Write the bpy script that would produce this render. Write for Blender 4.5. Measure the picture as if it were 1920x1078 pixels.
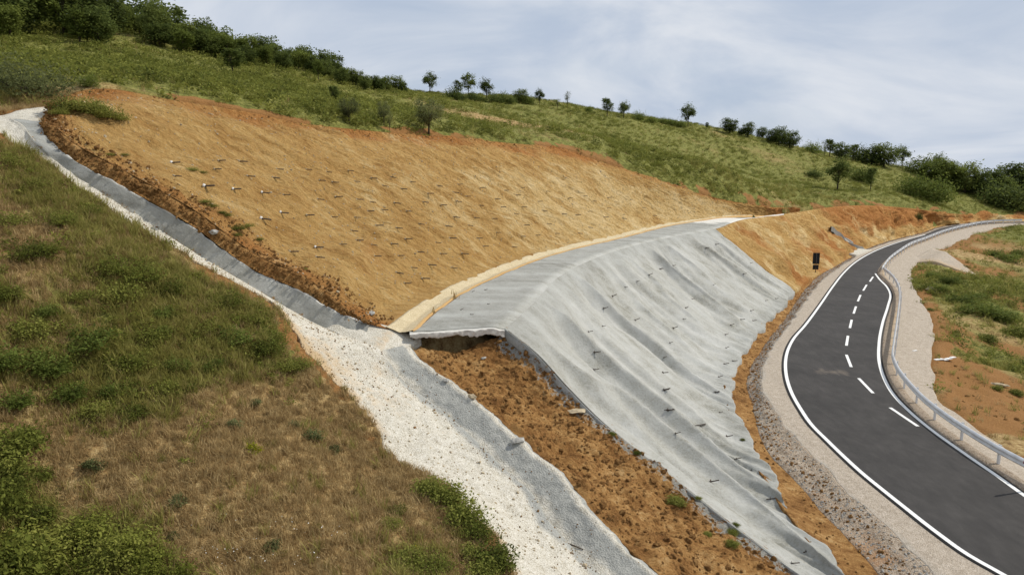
import bpy, math, random
import numpy as np
from mathutils import Vector, Matrix
from mathutils.bvhtree import BVHTree

scene = bpy.context.scene
for o in list(bpy.data.objects):
    bpy.data.objects.remove(o)
random.seed(7)
RNG = np.random.default_rng(11)
COL = scene.collection

# ------------------------------------------------------------------ camera
CAM_H = 11.0
FPX = 1400.0                      # focal length in pixels of a 1920 wide frame
PITCH = math.atan((539.0 - 300.0) / FPX)
CP, SP = math.cos(PITCH), math.sin(PITCH)
cam_d = bpy.data.cameras.new('camera')
cam = bpy.data.objects.new('camera', cam_d)
COL.objects.link(cam)
cam.location = (0, 0, CAM_H)
cam.rotation_euler = (math.pi / 2 - PITCH, 0, 0)
cam_d.sensor_width = 36.0
cam_d.lens = 36.0 * FPX / 1920.0
cam_d.clip_start = 0.1
cam_d.clip_end = 12000
scene.camera = cam

# ------------------------------------------------------------------ light
SUN_AZ = math.atan2(0.95, 0.30)   # clockwise from +Y
SUN_EL = math.radians(46)
sun_vec = Vector((math.sin(SUN_AZ) * math.cos(SUN_EL), math.cos(SUN_AZ) * math.cos(SUN_EL), math.sin(SUN_EL)))
sd = bpy.data.lights.new('sun', 'SUN')
sd.energy = 3.8
sd.angle = math.radians(0.8)
sd.color = (1.0, 0.94, 0.84)
so = bpy.data.objects.new('sun', sd)
COL.objects.link(so)
so.location = (60, 20, 80)
so.rotation_euler = sun_vec.to_track_quat('Z', 'Y').to_euler()

world = bpy.data.worlds.new('World')
scene.world = world
world.use_nodes = True
wn, wl = world.node_tree.nodes, world.node_tree.links
wn.clear()
w_out = wn.new('ShaderNodeOutputWorld')
w_bg = wn.new('ShaderNodeBackground')
w_bg.inputs['Strength'].default_value = 0.1
w_sky = wn.new('ShaderNodeTexSky')
w_sky.sky_type = 'NISHITA'
w_sky.sun_disc = False
w_sky.sun_elevation = SUN_EL
w_sky.sun_rotation = SUN_AZ
w_sky.altitude = 600
w_sky.air_density = 1.0
w_sky.dust_density = 1.5
w_sky.ozone_density = 1.5
w_tc = wn.new('ShaderNodeTexCoord')
w_sep = wn.new('ShaderNodeSeparateXYZ')
wl.new(w_tc.outputs['Generated'], w_sep.inputs[0])


def wmath(op, a, b=None, clamp=False):
    n = wn.new('ShaderNodeMath')
    n.operation = op
    n.use_clamp = clamp
    for i, s in enumerate((a, b)):
        if s is None:
            continue
        if isinstance(s, (int, float)):
            n.inputs[i].default_value = s
        else:
            wl.new(s, n.inputs[i])
    return n.outputs[0]


# clouds on a flat layer: direction / (z + small) so that they bunch towards the horizon
zc = wmath('MAXIMUM', w_sep.outputs['Z'], 0.0)
w_skyv = wn.new('ShaderNodeCombineXYZ')
wl.new(w_sep.outputs['X'], w_skyv.inputs[0])
wl.new(w_sep.outputs['Y'], w_skyv.inputs[1])
wl.new(wmath('MAXIMUM', w_sep.outputs['Z'], 0.02), w_skyv.inputs[2])
wl.new(w_skyv.outputs[0], w_sky.inputs['Vector'])
den = wmath('ADD', zc, 0.34)
w_cv = wn.new('ShaderNodeCombineXYZ')
wl.new(wmath('DIVIDE', w_sep.outputs['X'], den), w_cv.inputs[0])
wl.new(wmath('DIVIDE', w_sep.outputs['Y'], den), w_cv.inputs[1])
w_map = wn.new('ShaderNodeMapping')
w_map.inputs['Rotation'].default_value = (0, 0, math.radians(28))
w_map.inputs['Scale'].default_value = (0.75, 0.9, 1.0)
w_map.inputs['Location'].default_value = (1.3, 0.4, 0)
wl.new(w_cv.outputs[0], w_map.inputs['Vector'])


def wnoise(scale, detail, rough, dist=0.0, vec=None):
    n = wn.new('ShaderNodeTexNoise')
    n.inputs['Scale'].default_value = scale
    n.inputs['Detail'].default_value = detail
    n.inputs['Roughness'].default_value = rough
    n.inputs['Distortion'].default_value = dist
    wl.new(vec if vec else w_map.outputs[0], n.inputs['Vector'])
    return n.outputs['Fac']


def wramp(fac, stops):
    r = wn.new('ShaderNodeValToRGB')
    r.color_ramp.interpolation = 'EASE'
    els = r.color_ramp.elements
    while len(els) < len(stops):
        els.new(0.5)
    for e, (p, c) in zip(els, stops):
        e.position = p
        e.color = (*c, 1) if len(c) == 3 else c
    wl.new(fac, r.inputs['Fac'])
    return r.outputs['Color']


cover = wramp(wnoise(1.1, 5, 0.55, 0.25), [(0.30, (0.0,) * 3), (0.52, (1.0,) * 3)])
bright = wramp(wnoise(1.9, 10, 0.55, 0.6), [(0.32, (0, 0, 0)), (0.72, (1, 1, 1))])
cloudcol = wn.new('ShaderNodeMix')
cloudcol.data_type = 'RGBA'
cloudcol.inputs['A'].default_value = (4.7, 5.5, 6.8, 1)
cloudcol.inputs['B'].default_value = (7.6, 7.9, 8.4, 1)
wl.new(bright, cloudcol.inputs['Factor'])
skymix = wn.new('ShaderNodeMix')
skymix.data_type = 'RGBA'
wl.new(wmath('ADD', wmath('MULTIPLY', cover, 0.16), 0.84, True), skymix.inputs['Factor'])
wl.new(w_sky.outputs['Color'], skymix.inputs['A'])
wl.new(cloudcol.outputs['Result'], skymix.inputs['B'])
wl.new(skymix.outputs['Result'], w_bg.inputs['Color'])
wl.new(w_bg.outputs[0], w_out.inputs['Surface'])

vs = scene.view_settings
vs.view_transform = 'Standard'
vs.look = 'None'
vs.exposure = 0.0
vs.gamma = 1.0
vs.use_curve_mapping = False


# ------------------------------------------------------------------ numeric helpers
def P(px, py, Y=None, z=None):
    """a point of the place from a sight line and its distance Y (or its height z)"""
    u, v = (px - 960.0) / FPX, (539.0 - py) / FPX
    d = np.array((u, CP + v * SP, -SP + v * CP))
    t = Y / d[1] if Y is not None else (z - CAM_H) / d[2]
    return d * t + np.array((0, 0, CAM_H))


def line(pts, **k):
    return np.array([P(*p[:2], Y=p[2]) if len(p) > 2 else P(p[0], p[1], **k) for p in pts])


def catmull(p, n=14):
    """smooth curve through points with uneven spacing (chord-weighted tangents)"""
    p = np.asarray(p, float)
    dl = np.maximum(np.linalg.norm(np.diff(p, axis=0), axis=1), 1e-6)
    sl = np.diff(p, axis=0) / dl[:, None]
    m = np.empty_like(p)
    m[0], m[-1] = sl[0], sl[-1]
    m[1:-1] = (sl[:-1] * dl[1:, None] + sl[1:] * dl[:-1, None]) / (dl[1:] + dl[:-1])[:, None]
    t = np.linspace(0, 1, n, endpoint=False)[:, None]
    out = []
    for i in range(len(p) - 1):
        h = dl[i]
        out.append((2 * t ** 3 - 3 * t ** 2 + 1) * p[i] + (t ** 3 - 2 * t ** 2 + t) * h * m[i] + (-2 * t ** 3 + 3 * t ** 2) * p[i + 1] + (t ** 3 - t ** 2) * h * m[i + 1])
    out.append(p[-1:])
    return np.vstack(out)


def arclen(p):
    return np.concatenate([[0], np.cumsum(np.linalg.norm(np.diff(p, axis=0), axis=1))])


def resample(p, n, smooth=True, power=1.0):
    if smooth and len(p) > 2:
        p = catmull(p)
    s = arclen(p)
    t = np.linspace(0, 1, n) ** power * s[-1]
    return np.stack([np.interp(t, s, p[:, i]) for i in range(3)], 1)


def offset(p, w, dz=0.0):
    """shift a polyline sideways in plan: positive w to the right of its direction"""
    t = np.gradient(p[:, :2], axis=0)
    t /= np.linalg.norm(t, axis=1)[:, None] + 1e-9
    q = p.copy()
    q[:, 0] += t[:, 1] * w
    q[:, 1] -= t[:, 0] * w
    q[:, 2] += dz
    return q


def _hash(ix, iy, iz, seed):
    h = (ix.astype(np.int64) * 374761393 + iy.astype(np.int64) * 668265263 + iz.astype(np.int64) * 2147483647 + seed * 144665)
    h = (h ^ (h >> 13)) * 1274126177
    h = h & 0x7fffffff
    h = (h ^ (h >> 16)) * 668265263 & 0x7fffffff
    return (h & 0xffff) / 65535.0 * 2 - 1


def vnoise(p, seed=0):
    f = np.floor(p)
    w = p - f
    w = w * w * w * (w * (w * 6 - 15) + 10)
    i = f.astype(np.int64)
    r = 0
    for dx in (0, 1):
        wx = w[:, 0] if dx else 1 - w[:, 0]
        for dy in (0, 1):
            wy = w[:, 1] if dy else 1 - w[:, 1]
            for dz in (0, 1):
                wz = w[:, 2] if dz else 1 - w[:, 2]
                r = r + _hash(i[:, 0] + dx, i[:, 1] + dy, i[:, 2] + dz, seed) * wx * wy * wz
    return r


def fbm(p, scale, octv=4, seed=0, gain=0.5, ridged=False):
    p = np.asarray(p, float) * scale
    a, r, tot = 1.0, 0.0, 0.0
    for k in range(octv):
        n = vnoise(p + 17.3 * k, seed + k)
        r = r + a * ((1 - 2 * np.abs(n)) if ridged else n)
        tot += a
        a *= gain
        p = p * 2.03
    return r / tot


def sstep(a, b, x):
    t = np.clip((x - a) / (b - a), 0, 1)
    return t * t * (3 - 2 * t)


def coons(bot, top, left, right):
    nu, nv = len(bot), len(left)
    u = np.linspace(0, 1, nu)[:, None, None]
    v = np.linspace(0, 1, nv)[None, :, None]
    B, T, L, R = bot[:, None], top[:, None], left[None], right[None]
    c00, c10, c01, c11 = left[0], right[0], left[-1], right[-1]
    return (1 - v) * B + v * T + (1 - u) * L + u * R - ((1 - u) * (1 - v) * c00 + u * (1 - v) * c10 + (1 - u) * v * c01 + u * v * c11)


def loft(*lines_):
    """rows lofted piecewise linearly through equal-length polylines; returns (nu, rows, 3)"""
    return np.stack(lines_, 1)


def densify(G, per):
    """subdivide a lofted grid across (axis 1), per = cells for each span"""
    cols = []
    for j, n in enumerate(per):
        for k in range(n):
            t = k / n
            cols.append(G[:, j] * (1 - t) + G[:, j + 1] * t)
    cols.append(G[:, -1])
    return np.stack(cols, 1)


def gnormals(G):
    du = np.gradient(G, axis=0)
    dv = np.gradient(G, axis=1)
    n = np.cross(du, dv)
    n /= np.linalg.norm(n, axis=2, keepdims=True) + 1e-9
    n[n[..., 2] < 0] *= -1
    return n


def uvgrid(G):
    nu, nv = G.shape[:2]
    return np.meshgrid(np.linspace(0, 1, nu), np.linspace(0, 1, nv), indexing='ij')


def displace(G, amount, n=None):
    return G + (gnormals(G) if n is None else n) * amount[..., None]


PATCHES = []
PATCHES_BY = {}


def grid_object(name, G, mat, attrs=None, skirt='', drop=0.5, bvh=True, parent=None, smooth=True):
    G = np.asarray(G, float)
    A = {k: np.asarray(a, float) for k, a in (attrs or {}).items()}
    U, V = uvgrid(G)
    A.setdefault('u', U)
    A.setdefault('v', V)
    dn = np.array((0, 0, -drop))
    if 'u' in skirt:
        G = np.concatenate([G[:1] + dn, G], 0); A = {k: np.concatenate([a[:1], a], 0) for k, a in A.items()}
    if 'U' in skirt:
        G = np.concatenate([G, G[-1:] + dn], 0); A = {k: np.concatenate([a, a[-1:]], 0) for k, a in A.items()}
    if 'v' in skirt:
        G = np.concatenate([G[:, :1] + dn, G], 1); A = {k: np.concatenate([a[:, :1], a], 1) for k, a in A.items()}
    if 'V' in skirt:
        G = np.concatenate([G, G[:, -1:] + dn], 1); A = {k: np.concatenate([a, a[:, -1:]], 1) for k, a in A.items()}
    PATCHES_BY.setdefault(name, G)
    nu, nv = G.shape[:2]
    idx = np.arange(nu * nv).reshape(nu, nv)
    f = np.stack([idx[:-1, :-1], idx[1:, :-1], idx[1:, 1:], idx[:-1, 1:]], -1).reshape(-1, 4)
    # face upwards
    v = G.reshape(-1, 3)
    mid = f[len(f) // 2]
    nn = np.cross(v[f[:, 2]] - v[f[:, 0]], v[f[:, 3]] - v[f[:, 1]]).sum(0)
    if nn[2] < 0:
        f = f[:, ::-1]
    o = mesh_np(name, v, f, mat, parent, smooth)
    for k, a in A.items():
        at = o.data.attributes.new(k, 'FLOAT', 'POINT')
        at.data.foreach_set('value', a.reshape(-1).astype(np.float32))
    if bvh:
        PATCHES.append((v, f))
    return o


def mesh_np(name, v, f, mat, parent=None, smooth=True):
    me = bpy.data.meshes.new(name)
    v = np.asarray(v, np.float32)
    f = np.asarray(f)
    k = f.shape[1]
    me.vertices.add(len(v))
    me.vertices.foreach_set('co', v.reshape(-1))
    me.loops.add(f.size)
    me.loops.foreach_set('vertex_index', f.reshape(-1).astype(np.int32))
    me.polygons.add(len(f))
    me.polygons.foreach_set('loop_start', np.arange(0, f.size, k, dtype=np.int32))
    me.polygons.foreach_set('loop_total', np.full(len(f), k, np.int32))
    me.polygons.foreach_set('use_smooth', np.full(len(f), smooth, bool))
    me.update(calc_edges=True)
    if mat:
        me.materials.append(mat)
    o = bpy.data.objects.new(name, me)
    COL.objects.link(o)
    o.parent = parent
    return o


def tag(o, label=None, cat=None, group=None, kind=None):
    if label: o['label'] = label
    if cat: o['category'] = cat
    if group: o['group'] = group
    if kind: o['kind'] = kind
    return o


def empty(name, loc, rz=0.0, label=None, cat=None, group=None, scale=1.0):
    o = bpy.data.objects.new(name, None)
    COL.objects.link(o)
    o.empty_display_size = 0.1
    o.location = loc
    o.rotation_euler = (0, 0, rz)
    o.scale = (scale,) * 3 if isinstance(scale, (int, float)) else scale
    return tag(o, label, cat, group)


def dup(root, loc, rz=0.0, scale=1.0, label=None, group=None):
    r = root.copy()
    COL.objects.link(r)
    r.location = loc
    r.rotation_euler = (0, 0, rz)
    r.scale = (scale,) * 3 if isinstance(scale, (int, float)) else scale
    if label: r['label'] = label
    if group: r['group'] = group
    for ch in list(root.children):
        c = ch.copy()
        COL.objects.link(c)
        c.parent = r
    return r


class MB:
    """collects simple solids into one mesh"""
    def __init__(s):
        s.v, s.f = [], []

    def box(s, c, size, M=None):
        b = len(s.v)
        for dx in (-.5, .5):
            for dy in (-.5, .5):
                for dz in (-.5, .5):
                    p = Vector((dx * size[0], dy * size[1], dz * size[2]))
                    if M: p = M @ p
                    s.v.append(tuple(p + Vector(c)))
        for q in ((0, 1, 3, 2), (4, 6, 7, 5), (0, 4, 5, 1), (2, 3, 7, 6), (0, 2, 6, 4), (1, 5, 7, 3)):
            s.f.append(tuple(b + i for i in q))

    def tube(s, pts, radii, n=7, cap=True):
        rings = []
        pts = [Vector(p) for p in pts]
        for i, p in enumerate(pts):
            d = (pts[min(i + 1, len(pts) - 1)] - pts[max(i - 1, 0)]).normalized()
            a = d.orthogonal().normalized()
            b = d.cross(a)
            st = len(s.v)
            for k in range(n):
                t = 2 * math.pi * k / n
                s.v.append(tuple(p + (a * math.cos(t) + b * math.sin(t)) * radii[i]))
            rings.append(st)
        for r0, r1 in zip(rings, rings[1:]):
            for k in range(n):
                s.f.append((r0 + k, r0 + (k + 1) % n, r1 + (k + 1) % n, r1 + k))
        if cap:
            s.f.append(tuple(rings[0] + k for k in reversed(range(n))))
            s.f.append(tuple(rings[-1] + k for k in range(n)))

    def build(s, name, mat, parent=None, smooth=False):
        me = bpy.data.meshes.new(name)
        me.from_pydata(s.v, [], s.f)
        if smooth:
            me.polygons.foreach_set('use_smooth', [True] * len(me.polygons))
        me.materials.append(mat)
        o = bpy.data.objects.new(name, me)
        COL.objects.link(o)
        o.parent = parent
        return o


# ------------------------------------------------------------------ materials
class NT:
    def __init__(s, name, rough=0.9, spec=0.25):
        m = bpy.data.materials.new(name)
        m.use_nodes = True
        s.m, s.n, s.l = m, m.node_tree.nodes, m.node_tree.links
        s.bsdf = s.n['Principled BSDF']
        s.bsdf.inputs['Roughness'].default_value = rough
        s.bsdf.inputs['Specular IOR Level'].default_value = spec
        s.co = s.n.new('ShaderNodeTexCoord').outputs['Object']

    def put(s, sock, val):
        if isinstance(val, (int, float)):
            sock.default_value = val
        elif isinstance(val, tuple):
            sock.default_value = (*val, 1) if len(val) == 3 else val
        else:
            s.l.new(val, sock)

    def attr(s, name, typ='GEOMETRY'):
        n = s.n.new('ShaderNodeAttribute')
        n.attribute_name = name
        n.attribute_type = typ
        return n.outputs['Fac']

    def vec(s, scale, rot=(0, 0, 0), src=None):
        n = s.n.new('ShaderNodeMapping')
        n.inputs['Scale'].default_value = scale
        n.inputs['Rotation'].default_value = rot
        s.l.new(src or s.co, n.inputs['Vector'])
        return n.outputs[0]

    def comb(s, x, y, z=0.0):
        n = s.n.new('ShaderNodeCombineXYZ')
        for i, a in enumerate((x, y, z)):
            s.put(n.inputs[i], a)
        return n.outputs[0]

    def noise(s, scale, detail=4, rough=0.55, dist=0.0, vec=None):
        n = s.n.new('ShaderNodeTexNoise')
        n.inputs['Scale'].default_value = scale
        n.inputs['Detail'].default_value = detail
        n.inputs['Roughness'].default_value = rough
        n.inputs['Distortion'].default_value = dist
        s.l.new(vec or s.co, n.inputs['Vector'])
        return n.outputs['Fac']

    def voro(s, scale, vec=None, out='Distance', rand=1.0):
        n = s.n.new('ShaderNodeTexVoronoi')
        n.inputs['Scale'].default_value = scale
        n.inputs['Randomness'].default_value = rand
        s.l.new(vec or s.co, n.inputs['Vector'])
        return n.outputs[out]

    def ramp(s, fac, stops, interp='LINEAR'):
        r = s.n.new('ShaderNodeValToRGB')
        r.color_ramp.interpolation = interp
        els = r.color_ramp.elements
        while len(els) < len(stops):
            els.new(0.5)
        for e, (p, c) in zip(els, stops):
            e.position = p
            e.color = (c, c, c, 1) if isinstance(c, (int, float)) else (*c, 1)
        s.l.new(fac, r.inputs['Fac'])
        return r.outputs['Color']

    def mix(s, fac, a, b, mode='MIX'):
        n = s.n.new('ShaderNodeMix')
        n.data_type = 'RGBA'
        n.blend_type = mode
        s.put(n.inputs['Factor'], fac)
        s.put(n.inputs['A'], a)
        s.put(n.inputs['B'], b)
        return n.outputs['Result']

    def math(s, op, a, b=0.0, clamp=False):
        n = s.n.new('ShaderNodeMath')
        n.operation = op
        n.use_clamp = clamp
        s.put(n.inputs[0], a)
        s.put(n.inputs[1], b)
        return n.outputs[0]

    def out(s, col, bump=None, strength=0.5, dist=0.05, rough=None):
        s.put(s.bsdf.inputs['Base Color'], col)
        if rough is not None:
            s.put(s.bsdf.inputs['Roughness'], rough)
        if bump is not None:
            b = s.n.new('ShaderNodeBump')
            b.inputs['Strength'].default_value = strength
            b.inputs['Distance'].default_value = dist
            s.l.new(bump, b.inputs['Height'])
            s.l.new(b.outputs['Normal'], s.bsdf.inputs['Normal'])
        return s.m


def plain(name, col, rough=0.6, metal=0.0, var=0.15, scale=6.0):
    t = NT(name, rough)
    t.bsdf.inputs['Metallic'].default_value = metal
    n = t.noise(scale, 4)
    c2 = tuple(c * (1 - var * 2) for c in col)
    c3 = tuple(min(1, c * (1 + var)) for c in col)
    return t.out(t.ramp(n, [(0.3, c2), (0.7, c3)]), n, 0.2, 0.01)


def mat_ground():
    t = NT('hillside_ground', 0.95, 0.1)
    g = t.attr('green')
    n1, n2, n3 = t.noise(0.6, 6, 0.6), t.noise(3.2, 6, 0.65), t.noise(17, 5, 0.7)
    dry = t.ramp(t.math('ADD', t.math('MULTIPLY', n2, 0.6), t.math('MULTIPLY', n3, 0.4)),
                 [(0.37, (0.12, 0.066, 0.027)), (0.46, (0.27, 0.172, 0.072)), (0.54, (0.39, 0.275, 0.124)), (0.64, (0.50, 0.385, 0.20))])
    grn = t.ramp(t.math('ADD', t.math('MULTIPLY', n2, 0.55), t.math('MULTIPLY', n3, 0.45)),
                 [(0.38, (0.044, 0.048, 0.012)), (0.49, (0.145, 0.150, 0.036)), (0.61, (0.29, 0.27, 0.082))])
    f = t.ramp(t.math('ADD', g, t.math('MULTIPLY', t.math('SUBTRACT', n1, 0.5), 0.8)), [(0.28, 0.0), (0.72, 1.0)])
    soil = t.ramp(n3, [(0.3, (0.17, 0.075, 0.024)), (0.7, (0.34, 0.185, 0.068))])
    c = t.mix(f, dry, grn)
    c = t.mix(t.ramp(t.math('ADD', t.attr('soil'), t.math('MULTIPLY', t.math('SUBTRACT', n2, 0.5), 0.9)), [(0.4, 0.0), (0.6, 1.0)]), c, soil)
    return t.out(c, t.math('ADD', n3, n2), 0.8, 0.08)


def mat_orange():
    t = NT('orange_cut_soil', 0.95, 0.12)
    s = t.comb(t.attr('su'), t.attr('sv'), 0.0)
    st1 = t.noise(1.0, 6, 0.6, 0.8, t.vec((1.5, 0.34, 1), src=s))
    st2 = t.noise(1.0, 6, 0.7, 0.6, t.vec((5.5, 1.7, 1), src=s))
    blot = t.noise(0.16, 4, 0.55, 0.6)
    blot2 = t.noise(0.55, 5, 0.6, 0.4)
    fine = t.noise(6.0, 6, 0.75)
    clod = t.voro(3.4)
    mixv = t.math('ADD', t.math('MULTIPLY', st1, 0.26), t.math('ADD', t.math('MULTIPLY', st2, 0.24), t.math('ADD', t.math('MULTIPLY', fine, 0.26), t.math('MULTIPLY', blot2, 0.24))))
    gold = t.ramp(mixv, [(0.36, (0.20, 0.094, 0.026)), (0.45, (0.41, 0.235, 0.076)), (0.54, (0.53, 0.335, 0.122)), (0.66, (0.68, 0.51, 0.26))])
    red = t.ramp(mixv, [(0.36, (0.17, 0.060, 0.017)), (0.5, (0.40, 0.175, 0.050)), (0.66, (0.53, 0.295, 0.105))])
    pale = t.ramp(mixv, [(0.36, (0.30, 0.170, 0.055)), (0.48, (0.57, 0.385, 0.155)), (0.64, (0.78, 0.63, 0.37))])
    f1 = t.ramp(t.math('ADD', t.attr('red'), t.math('MULTIPLY', t.math('SUBTRACT', t.math('ADD', t.math('MULTIPLY', blot, .6), t.math('MULTIPLY', blot2, .4)), 0.5), 1.8)), [(0.30, 0.0), (0.72, 1.0)])
    f2 = t.ramp(t.math('ADD', t.attr('pale'), t.math('MULTIPLY', t.math('SUBTRACT', t.math('ADD', t.math('MULTIPLY', st1, .6), t.math('MULTIPLY', blot2, .4)), 0.5), 1.7)), [(0.32, 0.0), (0.80, 1.0)])
    c = t.mix(f2, t.mix(f1, gold, red), pale)
    return t.out(c, t.math('ADD', t.math('ADD', st2, fine), t.math('MULTIPLY', clod, .5)), 1.0, 0.22)


def mat_brown(name='brown_soil', k=1.0):
    t = NT(name, 0.97, 0.1)
    n1, n2, n3 = t.noise(0.9, 6, 0.65), t.noise(5, 7, 0.75), t.noise(26, 4, 0.7)
    v = t.math('ADD', t.math('MULTIPLY', n1, 0.45), t.math('ADD', t.math('MULTIPLY', n2, 0.40), t.math('MULTIPLY', n3, 0.15)))
    c = t.ramp(v, [(0.37, (0.085 * k, 0.037 * k, 0.012 * k)), (0.455, (0.25 * k, 0.122 * k, 0.040 * k)),
                   (0.54, (0.41 * k, 0.225 * k, 0.080 * k)), (0.65, (0.60 * k, 0.40 * k, 0.185 * k))])
    g = t.ramp(t.math('ADD', t.attr('spat'), t.math('MULTIPLY', t.math('SUBTRACT', n2, 0.5), 1.6)), [(0.47, 0.0), (0.56, 1.0)])
    c = t.mix(g, c, t.ramp(n3, [(0.3, (0.24, 0.23, 0.20)), (0.7, (0.42, 0.41, 0.37))]))
    return t.out(c, t.math('ADD', t.math('MULTIPLY', n2, 1.4), n3), 0.9, 0.10)


def mat_shot():
    t = NT('sprayed_concrete', 0.9, 0.2)
    s = t.comb(t.attr('su'), t.attr('sv'), 0.0)
    st = t.noise(1.0, 5, 0.55, 0.6, t.vec((0.55, 0.17, 1), src=s))
    fine = t.noise(11, 8, 0.8)
    mid = t.noise(1.3, 7, 0.65)
    v = t.math('ADD', t.math('MULTIPLY', st, 0.34), t.math('ADD', t.math('MULTIPLY', mid, 0.31), t.math('MULTIPLY', fine, 0.35)))
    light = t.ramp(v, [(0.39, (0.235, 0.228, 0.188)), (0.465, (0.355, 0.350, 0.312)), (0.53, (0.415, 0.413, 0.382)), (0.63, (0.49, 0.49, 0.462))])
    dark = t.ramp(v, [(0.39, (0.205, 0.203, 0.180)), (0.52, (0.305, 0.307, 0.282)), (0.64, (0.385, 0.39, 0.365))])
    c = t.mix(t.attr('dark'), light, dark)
    br = t.ramp(t.math('ADD', t.attr('dirt'), t.math('MULTIPLY', t.math('SUBTRACT', t.noise(4.0, 6, 0.7), 0.5), 1.5)), [(0.47, 0.0), (0.58, 1.0)])
    c = t.mix(br, c, t.ramp(fine, [(0.3, (0.16, 0.085, 0.032)), (0.7, (0.34, 0.22, 0.10))]))
    w = t.ramp(t.math('ADD', t.attr('white'), t.math('MULTIPLY', t.math('SUBTRACT', mid, 0.5), 0.5)), [(0.4, 0.0), (0.6, 1.0)])
    c = t.mix(w, c, t.ramp(fine, [(0.3, (0.50, 0.48, 0.43)), (0.7, (0.72, 0.70, 0.65))]))
    return t.out(c, t.math('ADD', fine, t.math('MULTIPLY', mid, 0.5)), 0.7, 0.06)


def mat_gravel(name, lo, mid, hi, dirt=(0.36, 0.25, 0.13), dk=0.0, scale=30.0):
    t = NT(name, 0.95, 0.15)
    n1, n2, n3 = t.noise(0.8, 5, 0.6), t.noise(4.5, 6, 0.65), t.noise(scale, 4, 0.8)
    vo = t.voro(scale * 0.8)
    v = t.math('ADD', t.math('MULTIPLY', n3, 0.6), t.math('ADD', t.math('MULTIPLY', n2, 0.3), t.math('MULTIPLY', vo, 0.15)))
    c = t.ramp(v, [(0.41, lo), (0.51, mid), (0.61, hi)])
    d = t.ramp(t.math('ADD', t.attr('dirt'), t.math('MULTIPLY', t.math('SUBTRACT', n2, 0.5), 1.3)), [(0.36, 0.0), (0.85, 0.85)])
    c = t.mix(d, c, t.mix(n3, dirt, tuple(x * 1.5 for x in dirt)))
    g = t.ramp(t.math('ADD', t.attr('grey'), t.math('MULTIPLY', t.math('SUBTRACT', n1, 0.5), 0.5)), [(0.35, 0.0), (0.75, 1.0)])
    c = t.mix(g, c, t.ramp(v, [(0.33, (0.21, 0.21, 0.19)), (0.6, (0.38, 0.38, 0.35))]))
    return t.out(c, t.math('ADD', n3, vo), 0.7, 0.03)


def mat_asphalt():
    t = NT('asphalt', 0.85, 0.3)
    n1, n2, n3 = t.noise(0.35, 4, 0.6), t.noise(2.5, 5, 0.6, 0.3, t.vec((1, 0.35, 1))), t.noise(60, 3, 0.8)
    v = t.math('ADD', t.math('MULTIPLY', n3, 0.5), t.math('ADD', t.math('MULTIPLY', n2, 0.25), t.math('MULTIPLY', n1, 0.25)))
    c = t.ramp(v, [(0.40, (0.022, 0.0205, 0.0195)), (0.5, (0.037, 0.034, 0.032)), (0.61, (0.062, 0.057, 0.053))])
    dust = t.ramp(t.math('ADD', t.attr('dust'), t.math('MULTIPLY', t.math('SUBTRACT', n2, 0.5), 0.8)), [(0.45, 0.0), (0.95, 0.75)])
    c = t.mix(dust, c, (0.24, 0.19, 0.145))
    return t.out(c, n3, 0.35, 0.01)


def mat_leaf(name, dark, mid, lite, trans=0.25, nscale=1.6):
    t = NT(name, 0.75, 0.08)
    oi = t.n.new('ShaderNodeObjectInfo')
    n = t.noise(nscale, 3, 0.6)
    wn_ = t.n.new('ShaderNodeTexWhiteNoise')
    geo = t.n.new('ShaderNodeNewGeometry')
    v = t.math('ADD', t.math('MULTIPLY', n, 0.42), t.math('ADD', t.math('MULTIPLY', geo.outputs['Random Per Island'], 0.26), t.math('MULTIPLY', oi.outputs['Random'], 0.40)))
    c = t.ramp(v, [(0.25, dark), (0.52, mid), (0.82, lite)])
    m = t.out(c)
    t.n.remove(wn_)
    tr = t.n.new('ShaderNodeBsdfTranslucent')
    t.l.new(t.mix(0.5, c, lite), tr.inputs['Color'])
    ms = t.n.new('ShaderNodeMixShader')
    ms.inputs[0].default_value = trans
    t.l.new(t.bsdf.outputs[0], ms.inputs[1])
    t.l.new(tr.outputs[0], ms.inputs[2])
    t.l.new(ms.outputs[0], t.n['Material Output'].inputs['Surface'])
    return m


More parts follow.
